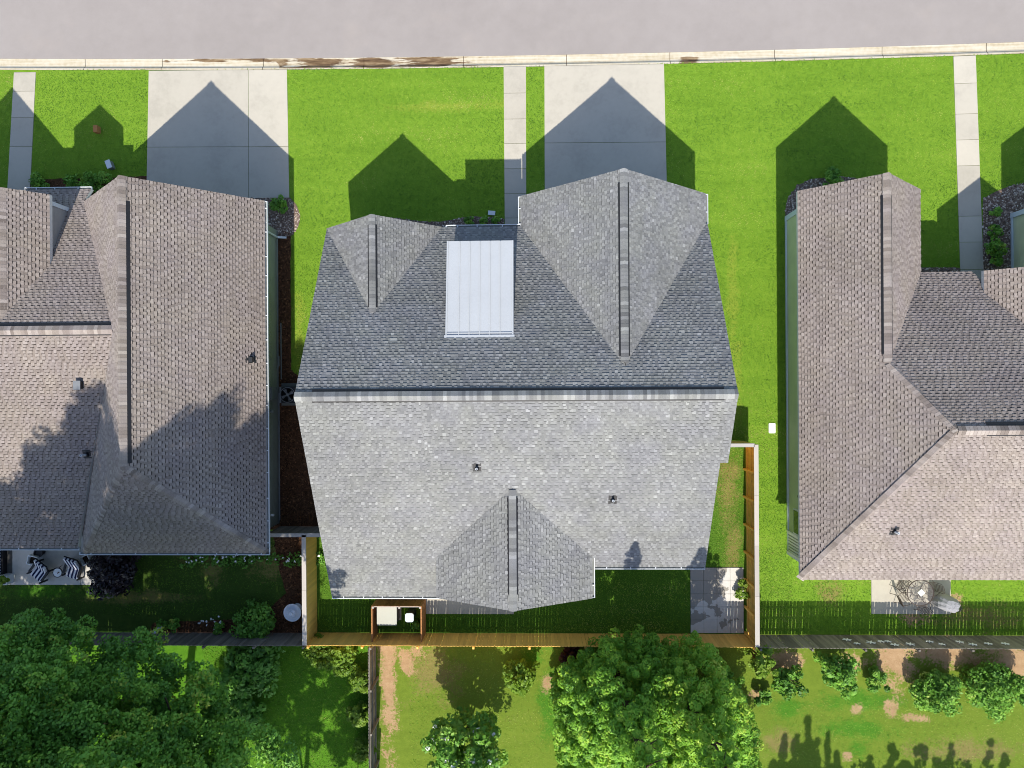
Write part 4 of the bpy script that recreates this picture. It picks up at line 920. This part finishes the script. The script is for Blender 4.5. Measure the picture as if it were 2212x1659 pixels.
for A, B in zip(rings, rings[1:]):
    for k in range(36): mb.poly([A[k], A[(k + 1) % 36], B[(k + 1) % 36], B[k]])
mb.poly(rings[-1]); mb.build('cover', M['cover'], T)
mb = MB(); mb.tube([(gx_ + .42, gy_ - .05, .95), (gx_ + .5, gy_ - .12, .98), (gx_ + .42, gy_ - .3, .95)], .025); mb.build('strap', M['black'], T)
# white flower ornaments hung on the right back fence
star0 = None
for i, (zx, zy) in enumerate(((1065, 833), (1130, 857), (1220, 850), (1285, 843), (1330, 843), (1375, 865), (1475, 860), (1600, 843), (1680, 860), (1795, 845), (1880, 860), (1980, 855), (2090, 855))):
    u = (2000 + zx / 2.212) * .73733; z = 1.72 * (zy - 795) / 88
    v = (1500 + zy / 2.212) * .73733; x, y = P(u, v, z)
    if star0 is None:
        mb = MB()
        for k in range(6):
            a = k * math.pi / 3
            for da in (0,): mb.prism([(0, 0)] + [(rr * math.cos(a + d_), rr * math.sin(a + d_)) for rr, d_ in ((.09, -.3), (.17, -.12), (.19, 0), (.17, .12), (.09, .3))], 0, .012 + .001 * k)
        mb.lathe([(.045, .012), (.04, .03), (0, .035)], (0, 0), 12); mb.build('star_ornament', M['petal']); star0 = bpy.data.objects['star_ornament']; o = star0
    else: o = star0.copy(); COL.objects.link(o)
    o.location = (x, YF + .012, z); o.rotation_euler = (-math.pi / 2, 0, 0); s = random.Random(i).uniform(.8, 1.2); o.scale = (s, s, 1)
    names = ('leftmost', 'second', 'third', 'fourth', 'fifth', 'sixth', 'seventh', 'eighth', 'ninth', 'tenth', 'eleventh', 'twelfth', 'rightmost')
    tag(o, f'white flower-shaped ornament on the grey right fence, {names[i]} of thirteen from the left', 'ornament', 'white ornaments on the right back fence', False)

# ==================================================================  PLANTS
def quads(cent, rad, n, size, seed, tint, tsd=.12, up=.5, squash=.7, shell=.5, asp=1.7, rel=None, jit=.8):
    """leaf diamonds filling clumps. cent (k,3), rad (k,), n leaves per clump, tint (k,)"""
    rng = np.random.default_rng(seed); k = len(cent); c = np.repeat(cent, n, 0); r = np.repeat(rad, n); t = np.repeat(tint, n)
    d = rng.normal(0, 1, (k * n, 3)); d /= np.linalg.norm(d, axis=1)[:, None]; q = rng.random(k * n) ** (1 / 3) * (1 - shell) + shell
    pos = c + d * (r * q)[:, None] * np.array([1, 1, squash])
    nr = d * (1 - up) + np.array([0, 0, up]) + rng.normal(0, jit * .5, (k * n, 3)); nr /= np.linalg.norm(nr, axis=1)[:, None]
    a = np.cross(nr, rng.normal(0, 1, (k * n, 3))); a /= np.linalg.norm(a, axis=1)[:, None] + 1e-9; b = np.cross(nr, a)
    s = (size * rng.uniform(.6, 1.35, k * n))[:, None]
    V = np.stack([pos + a * s * asp * .5, pos + b * s * .5 + nr * s * .12, pos - a * s * asp * .5, pos - b * s * .5 + nr * s * .12], 1).reshape(-1, 3)
    tt = np.clip(t + .18 * d[:, 2] * 0 + rng.normal(0, tsd, k * n), 0, 1)
    return V, tt
def trunk(mb, base, top, r0, r1, seed, limbs=6, spread=2, lz=.4):
    rnd = random.Random(seed); b = Vector(base); t = Vector(top); n = 7; pts = [b.lerp(t, k / n) + Vector((rnd.uniform(-.1, .1), rnd.uniform(-.1, .1), 0)) * (1 if 0 < k else 0) for k in range(n + 1)]
    mb.tube(pts, [r0 + (r1 - r0) * k / n for k in range(n + 1)], 9)
    for k in range(limbs):
        f = lz + (.95 - lz) * k / max(1, limbs - 1); p = b.lerp(t, f); a = rnd.uniform(0, 6.28); L = spread * (1.15 - f) * rnd.uniform(.7, 1.2); rr = (r0 + (r1 - r0) * f) * .55
        mb.tube([p, p + Vector((math.cos(a) * L * .5, math.sin(a) * L * .5, L * .25)), p + Vector((math.cos(a) * L, math.sin(a) * L, L * .6))], [rr, rr * .6, rr * .2], 6)
def tree(name, label, cat, base, top, trunk_r, clumps, mat_, leaf, n, seed, spread, group=None, crownname='crown', limbs=8, **kw):
    cent, rad, tint = clumps
    T = thing(name, label, cat, (base[0], base[1], 0), group)
    mb = MB(); trunk(mb, base, top, trunk_r, trunk_r * .25, seed, limbs, spread, kw.pop('lz', .35)); mb.build('trunk', M['bark'], T)
    V, t = quads(cent, rad, n, leaf, seed, tint, **kw); np_mesh(crownname, V, 4, t, M[mat_], T); return T
def blob(cx, cy, cz, rx, ry, rz_, k, r, seed, zmin=-1, shell=.55, tm=.45, ts=.16, lump=.25):
    rng = np.random.default_rng(seed); d = rng.normal(0, 1, (k * 3, 3)); d /= np.linalg.norm(d, axis=1)[:, None]; d = d[d[:, 2] > zmin][:k]; k = len(d)
    q = (rng.random(k) ** .6) * (1 - shell) + shell; lum = 1 + lump * vnoise(d[:, 0] * 2 + d[:, 2], d[:, 1] * 2, seed, 1.6)
    c = np.array([cx, cy, cz]) + d * np.array([rx, ry, rz_]) * (q * lum)[:, None]
    return c, r * rng.uniform(.6, 1.3, k), np.clip(rng.normal(tm, ts, k), 0, 1)
def cone(cx, cy, z0, z1, r0, k, r, seed, tm=.45, ts=.15, pw=.75, lump=.2):
    """conical or teardrop crown: clumps near the surface of a cone, wide low down"""
    rng = np.random.default_rng(seed); f = rng.random(k) ** 1.35; a = rng.uniform(0, 6.283, k); lum = 1 + lump * np.sin(a * 5 + f * 9 + seed) * .6 + lump * vnoise(np.cos(a) * 2, np.sin(a) * 2 + f * 3, seed, 2)
    R = r0 * (1 - f) ** pw * (rng.random(k) ** .35) * lum
    c = np.stack([cx + R * np.cos(a), cy + R * np.sin(a), z0 + (z1 - z0) * f], 1)
    return c, r * rng.uniform(.6, 1.25, k) * (1 - .45 * f), np.clip(rng.normal(tm, ts, k), 0, 1)
def domes(lst, dens, r, seed, tm=.45, ts=.17, low=-.45, lump=.16):
    """foliage clumps near the surface of several overlapping rounded sub-crowns (x, y, z, radius, half height)"""
    rng = np.random.default_rng(seed); C_, R2, T2 = [], [], []
    for i, (x, y, z, rr, rz_) in enumerate(lst):
        k = int(dens * rr * rr * 6); d = rng.normal(0, 1, (k * 3, 3)); d /= np.linalg.norm(d, axis=1)[:, None]; d = d[d[:, 2] > low][:k]; k = len(d)
        q = rng.uniform(.72, 1.06, k) * (1 + lump * vnoise(d[:, 0] * 2, d[:, 1] * 2 + d[:, 2], seed + i, 2.4))
        C_.append(np.array([x, y, z]) + d * np.array([rr, rr, rz_]) * q[:, None]); R2.append(r * rng.uniform(.55, 1.3, k)); T2.append(np.clip(rng.normal(tm + rng.normal(0, .06), ts, k), 0, 1))
    return np.concatenate(C_), np.concatenate(R2), np.concatenate(T2)
GT = 'trees south of the left garden'
def DP(*l): return [(*P(u, v, z), z, r, h) for u, v, z, r, h in l]
KW = dict(squash=.6, up=.5, shell=.3, asp=1.5)
tree('broadleaf_tree', 'tall dark green tree at bottom left, nearest the grey fence end', 'tree', (-15.0, -15.3, 0), (-13.6, -14.6, 15), .3, domes(DP((285, 1465, 5.2, 1.7, 1.5), (400, 1520, 5.2, 1.75, 1.6), (235, 1575, 7.6, 1.9, 1.8), (375, 1625, 6.8, 2.0, 1.8), (300, 1690, 9, 2.0, 1.8)) + [(-12.7, -13.6, 13.8, 1.9, 1.8), (-11.9, -15.0, 13.4, 1.9, 1.8), (-13.4, -13.4, 12.6, 2.2, 2), (-11.6, -14.2, 11.2, 1.7, 1.6), (-15.2, -14.2, 13.6, 2.1, 2), (-14.5, -15.5, 16, 2, 1.8), (-12.3, -12.9, 13.3, 1.6, 1.5), (-15.6, -17.2, 8.2, 2, 1.8), (-9.9, -13.7, 8.7, 1.25, 1.1), (-12.6, -17.4, 8.0, 1.8, 1.6), (-14.5, -13.2, 14.0, 1.7, 1.6), (-15.0, -14.0, 16.6, 1.9, 1.8), (-14.2, -14.8, 16.0, 1.6, 1.5), (-12.6, -15.2, 13, 2.2, 2)], 4.3, .42, 11, .45, .22), 'oak', .085, 140, 1, 3.4, GT, **KW)
tree('broadleaf_tree', 'tall dark green tree left of the others at the bottom left picture edge', 'tree', (-19.6, -15.2, 0), (-19.2, -14.6, 15), .3, domes(DP((55, 1430, 5.6, 1.7, 1.5), (165, 1440, 5.2, 1.7, 1.5), (90, 1545, 7.8, 2.1, 1.9), (10, 1500, 6.5, 1.8, 1.7), (85, 1375, 4.6, 1.1, 1.1)) + [(-18.3, -13.6, 15.8, 2.2, 2), (-20.6, -13.8, 13.8, 2.1, 2), (-17.2, -14.2, 13, 2, 1.9), (-19.2, -13.4, 12, 2, 1.9), (-22.4, -14.4, 12.2, 2.2, 2), (-18.2, -13.2, 17.4, 1.6, 1.6), (-16.3, -14.0, 16.9, 2, 1.9), (-16.2, -15, 14, 2.2, 2), (-20.3, -14.6, 16, 1.8, 1.7), (-22.2, -17.4, 8.6, 2.3, 2), (-19.0, -17.6, 8.6, 2.2, 1.9), (-24.5, -17.5, 8.2, 2.2, 1.9)], 4.6, .42, 12, .45, .22), 'oak', .085, 140, 2, 3.4, GT, **KW)
tree('broadleaf_tree', 'dark green tree filling the bottom left corner of the picture', 'tree', (-16.8, -18.8, 0), (-16.8, -18.8, 12), .3, domes(DP((150, 1660, 8.6, 2.1, 1.9), (30, 1640, 8.6, 2.1, 1.9), (430, 1690, 6, 2, 1.8)) + [(-16.5, -19.5, 12, 2.3, 2), (-13.5, -19, 10, 2.2, 2), (-19.5, -18.5, 13, 2.3, 2)], 5.5, .42, 13, .45, .2), 'oak', .085, 130, 3, 3, GT, **KW)
tree('broadleaf_tree', 'dark green tree beyond the left picture edge', 'tree', (-25.5, -16, 0), (-25.5, -16, 12), .28, domes([(-24.6, -13.6, 8, 2.2, 2), (-25.5, -14.5, 11.5, 2.3, 2), (-23.6, -14.2, 10, 2, 1.9), (-26.5, -13.5, 9, 2.2, 2)], 4.5, .45, 14, .45, .18), 'oak', .12, 90, 4, 3, GT, **KW)
tree('broadleaf_tree', 'loose dark green tree past the bottom picture edge, left of the grey fence', 'tree', (-11.3, -23, 0), (-11.3, -23, 9), .2, domes([(-12.5, -21.5, 8, 1.9, 1.6), (-10.9, -22.4, 9.5, 1.3, 1.2), (-13.6, -22.6, 10, 2, 1.7), (-9.6, -21.6, 6.5, 1.4, 1.2), (-12.4, -24.9, 9.6, 1.7, 1.4), (-9.2, -23.6, 7, 1.0, .9), (-12.9, -20.0, 4.6, .9, .8)], 3.2, .4, 15, .45, .18), 'oak', .12, 80, 5, 3, GT, **KW)
GC = 'conifers behind the middle back fence'
def conifer(label, x, y, lst, top, seed):
    c1 = domes(lst, 15, .24, seed, .45, .14, -.6, .13); c2 = cone(x, y, lst[0][2] + lst[0][4] * .5, top, 1.2, 170, .24, seed + 5, .5, .12, .8, .1)
    tree('conifer_tree', label, 'tree', (x, y, 0), (x, y, top - .3), .2, tuple(np.concatenate(q) for q in zip(c1, c2)), 'conifer', .055, 125, seed, 1.8, GC, limbs=10, squash=.85, up=.35, asp=2.2, shell=.7, lz=.12, jit=.5)
conifer('left of the two big dense round conifers behind the middle back fence', 3.9, -13.6, [(3.7, -13.5, 3.3, 2.3, 3.2), (2.6, -14.9, 2.4, 1.6, 2.2), (2.0, -14.0, 1.9, 1.1, 1.8), (4.2, -15.8, 2.4, 1.9, 2.2), (2.2, -16.5, 1.6, 1.3, 1.6), (4.9, -12.4, 2.4, 1.2, 1.9)], 11.6, 21)
conifer('right of the two big dense round conifers behind the middle back fence', 6.7, -13.7, [(6.5, -13.5, 3.4, 2.2, 3.3), (8.0, -15.3, 2.1, 1.6, 1.9), (6.6, -15.8, 2.3, 1.9, 2.3), (8.6, -16.6, 1.6, 1.4, 1.5), (5.4, -17.0, 2.0, 1.5, 1.8), (8.2, -14.2, 1.6, 1.2, 1.5)], 11.3, 22)
# shrubs
def shrub(name, label, uv, z, r, mat_, leaf, k, n, seed, cat='shrub', group=None, h=None, tm=.45, ts=.17, petals=0, squash=.9, ry=None, cr=.28, **kw):
    x, y = P(*uv, z); hh = h or z * 1.5; T = thing(name, label, cat, (x, y, 0), group); mb = MB(); rnd = random.Random(seed)
    for i in range(6): a = i * 1.05 + rnd.random(); mb.tube([(x, y, 0), (x + math.cos(a) * r * .25, y + math.sin(a) * r * .25, hh * .35), (x + math.cos(a) * r * .6, y + math.sin(a) * r * .6, hh * .75)], [.035, .025, .01], 6)
    mb.build('stem', M['bark'], T)
    c = blob(x, y, hh * .55, r, ry or r, hh * .45, k, cr * r, seed, -.85, .35, tm, ts, .3); kw.setdefault('up', .5)
    V, t = quads(c[0], c[1], n, leaf, seed, c[2], squash=squash, **kw); np_mesh('foliage', V, 4, t, M[mat_], T)
    if petals:
        rng = np.random.default_rng(seed + 9); i = rng.choice(len(c[0]), petals); cc = c[0][i] + np.array([0, 0, .1]) + rng.normal(0, .1, (petals, 3)); V, t = quads(cc, np.full(petals, .09), 16, .06, seed, np.full(petals, .5), up=.6); np_mesh('blossom', V, 4, t, M['petal'], T)
    return T
shrub('flowering_tree', 'loose shrub tree with small white blossoms at the bottom, left of the conifers', (1003, 1625), 2.6, 1.65, 'shrub', .12, 105, 75, 31, 'tree', h=4.6, petals=90, tm=.62, cr=.2)
GB = 'shrubs along the back gardens'
shrub('shrub', 'loose light green shrub on the dry back lawn above the white-blossomed tree', (1127, 1466), .8, .75, 'lime', .1, 45, 45, 32, group=GB, tm=.4)
shrub('shrub', 'dark red-leaved shrub in the fence shadow left of the conifers', (1238, 1425), .7, .62, 'red_leaf', .08, 40, 60, 33, group=GB)
shrub('shrub', 'sparse green shrub at the foot of the left conifer', (1215, 1470), .7, .5, 'shrub', .1, 30, 40, 34, group=GB)
shrub('shrub', 'tall light-leaved shrub against the corner of the honey-coloured fence', (1640, 1425), 1.4, .55, 'lime', .13, 24, 45, 35, group=GB, h=2.9, tm=.5)
shrub('shrub', 'dark loose shrub right of the big conifers, with a lit lower edge', (1703, 1478), .9, .72, 'shrub', .1, 34, 55, 36, group=GB, tm=.42)
shrub('shrub', 'low leafy shrub trailing down from the fence corner shrub', (1650, 1508), .6, .42, 'shrub', .1, 20, 45, 37, group=GB, tm=.5)
shrub('shrub', 'blue-green shrub spilling forward from the grey right back fence', (1805, 1448), 1.0, .85, 'shrub', .1, 48, 55, 38, group=GB, tm=.5, ry=.8, h=2.2)
shrub('shrub', 'small leafy shrub between the blue-green shrub and the two round bushes', (1895, 1470), .7, .46, 'shrub', .1, 28, 55, 39, group=GB, tm=.5)
shrub('round_bush', 'left of two dense round bushes behind the right back fence', (2030, 1494), .9, .92, 'shrub', .075, 120, 90, 40, 'bush', 'round bushes behind the right back fence', tm=.5, h=1.5)
shrub('round_bush', 'right of two dense round bushes behind the right back fence', (2150, 1490), .9, 1.05, 'shrub', .075, 140, 90, 41, 'bush', 'round bushes behind the right back fence', tm=.5, h=1.6)
GH = 'leafy bushes along the grey south fence'
for i, (u, v, r_, lab) in enumerate(((735, 1425, .75, 'bright leafy bush in the corner where the two fences meet'), (782, 1470, .5, 'bright leafy bush against the grey south fence, second from the corner'), (775, 1545, .5, 'bright leafy bush against the grey south fence, third from the corner'), (785, 1620, .55, 'bright leafy bush against the grey south fence, nearest the bottom edge'), (690, 1405, .7, 'leafy bush under the back fence left of the corner bush'))):
    shrub('leafy_bush', lab, (u, v), .6, r_, 'lime', .1, 45, 55, 50 + i, 'bush', GH, tm=.35)
shrub('vine_clump', 'dark vine clump in deep shade under the left back fence', (540, 1445), .7, 1.3, 'oak', .14, 80, 50, 60, 'shrub', GB, tm=.35, h=1.2)
shrub('vine_clump', 'dark vine clump right of the dark trees, running down the shaded lawn', (525, 1545), .5, .9, 'oak', .14, 60, 50, 61, 'shrub', GB, tm=.35, h=1.0)
shrub('dark_shrub', 'blackish purple shrub at the right end of the left patio', (238, 1232), 1.2, 1.0, 'purple_leaf', .1, 110, 60, 62, 'shrub', h=1.9)
shrub('flower_bed_shrub', 'dark green shrub in the bed left of the birdbath', (550, 1347), .5, .95, 'oak', .1, 60, 50, 63, 'shrub', h=.9, tm=.5)
def small(name, label, uv, r, mat_, seed, cat='plant', group=None, z0=.3, k=16, n=30, leaf=.07, base=0):
    x, y = P(*uv, z0 + base); T = thing(name, label, cat, (x, y, base), group); mb = MB(); mb.tube([(x, y, base), (x, y, base + z0)], [.02, .008], 5); mb.build('stem', M['bark'], T)
    c = blob(x, y, base + z0 * .7, r, r, z0 * .6, k, .35 * r, seed, -.5, .2, .5, .2); V, t = quads(c[0], c[1], n, leaf, seed, c[2], up=.45); np_mesh('foliage', V, 4, t, M[mat_], T); return T
small('bed_shrub', 'bright green shrub at the corner of the left house, in the rock bed', (604, 441), .4, 'shrub', 70, 'shrub', z0=.6, k=26, n=45)
GP = 'small plants in the rock bed of the middle house'
small('bed_plant', 'small plant in the rock bed, leftmost of three before the dormer', (1013, 478), .22, 'shrub', 71, group=GP); small('bed_plant', 'small plant in the rock bed, middle of three before the dormer', (1044, 477), .22, 'shrub', 72, group=GP); small('bed_plant', 'small plant in the rock bed beside the middle walkway', (1070, 479), .22, 'shrub', 73, group=GP)
GL = 'low plants along the front of the left house'
for i, (u, v, r_, lab) in enumerate(((77, 393, .4, 'spiky green plant beside the left walkway'), (152, 394, .4, 'low green plant in the left front bed, behind the gutter'), (185, 392, .45, 'low green plant in the left front bed, beside the big tan gable'), (218, 388, .4, 'low green plant in the left front bed, nearest the shaded driveway'))):
    small('bed_plant', lab, (u, v), r_, 'shrub', 74 + i, group=GL, z0=.45, k=24, n=40)
small('bed_grass', 'tuft of green grass plant at the front of the right house bed', (1800, 384), .42, 'shrub', 80, z0=.45, k=26, n=40)
GR = 'plants in the far right rock bed'
small('bed_plant', 'small green plant at the top of the far right rock bed', (2152, 500), .3, 'shrub', 81, group=GR); small('bed_plant', 'green plant in the middle of the far right rock bed', (2155, 533), .4, 'shrub', 82, group=GR, z0=.5, k=24); small('bed_plant', 'dark plant in the far right rock bed next to the porch roof', (2158, 560), .35, 'oak', 83, group=GR, z0=.4)
small('bed_plant', 'dark little plant in the far right rock bed by the walkway', (2155, 457), .22, 'oak', 84, group=GR)
small('potted_plant', 'bright green plant growing in the white planter at the left edge', (5, 1254), .2, 'lime', 85, z0=.25, base=.38, k=14, n=26, leaf=.08)
GF = 'plants along the right side fence of the middle patio'
small('fence_plant', 'leafy climber at the right fence, upper of two beside the wet patio', (1606, 1262), .2, 'lime', 86, group=GF, z0=.5); small('fence_plant', 'leafy climber at the right fence, lower of two beside the wet patio', (1604, 1284), .28, 'lime', 87, group=GF, z0=.5)
small('weed', 'green weed growing beside the bin inside the brown enclosure', (899, 1352), .25, 'shrub', 88, z0=.4)
for i, (u, v) in enumerate(((345, 1352), (470, 1358), (375, 1350))): small('bed_plant', ('small plant beside the pale post in the left back bed', 'small plant with white flowers in the left back bed', 'thin plant right of the pale post in the left back bed')[i], (u, v), .3, 'oak', 90 + i, group='plants in the left back bed', z0=.4)
# white flowers scattered in the left back beds
rng = np.random.default_rng(5); pts = []
for u0, u1, v0, v1, n in ((400, 560, 1199, 1215, 26), (560, 720, 1198, 1214, 22), (425, 450, 1340, 1353, 8), (455, 480, 1332, 1362, 16)):
    for _ in range(n): pts.append((*P(rng.uniform(u0, u1), rng.uniform(v0, v1), .3), .3))
V, t = quads(np.array(pts), np.full(len(pts), .03), 5, .05, 3, np.full(len(pts), .5), up=.8); struct(np_mesh('white_flowers', V, 4, t, M['petal']), 'stuff')
rng = np.random.default_rng(6); pts = np.array([(*P(rng.uniform(390, 760), rng.uniform(1197, 1222), .15), rng.uniform(.08, .22)) for _ in range(110)])
V, t = quads(pts, np.full(len(pts), .14), 14, .08, 6, np.full(len(pts), .35), up=.6); struct(np_mesh('ground_cover', V, 4, t, M['oak']), 'stuff')
# trees south of the picture whose shadows fall on the back lawn
GO = 'trees past the bottom picture edge casting shadows on the back lawn'
def join(*c): return tuple(np.concatenate(q) for q in zip(*c))
tree('conifer_tree', 'spiky conifer past the bottom picture edge, shadow on the right back lawn', 'tree', (12.4, -24.4, 0), (12.4, -24.4, 7), .16, join(domes([(12.4, -24.4, 4, 1.7, 2.6)], 8, .3, 24), *[cone(12.4 + dx, -24.4 + dy, 4.5, h, .42, 34, .16, 240 + i) for i, (dx, dy, h) in enumerate(((-1.5, 0, 7.2), (-1.0, .3, 8.0), (-.5, -.2, 8.7), (0, .2, 9.3), (.45, 0, 8.6), (1.0, .2, 8.2), (1.45, -.1, 7.6), (.2, -.4, 8.9)))]), 'conifer', .1, 60, 24, 1.5, GO, squash=1.5, up=.5, asp=2.6)
for i, (x, y, sp) in enumerate(((16.3, -24.2, ((-.8, 7.2), (.1, 7.9), (.7, 7.0))), (18.3, -24.4, ((-.6, 8.6), (.2, 7.4), (.8, 8.2))), (20.6, -24.6, ((-.7, 7.4), (.3, 8.3), (1.0, 7.6))))):
    tree('garden_tree', ('leafy tree past the bottom picture edge, left of three', 'leafy tree past the bottom picture edge, middle of three', 'leafy tree past the bottom picture edge, right of three')[i], 'tree', (x, y, 0), (x, y, 7), .12, join(domes([(x - .6, y, 4.4, 1.2, 1.9), (x + .7, y + .2, 4.1, 1.2, 1.9)], 3.2, .32, 26 + i), *[cone(x + dx, y, 5, h, .5, 16, .22, 260 + i * 5 + j) for j, (dx, h) in enumerate(sp)]), 'shrub', .14, 45, 26 + i, 1.2, GO)
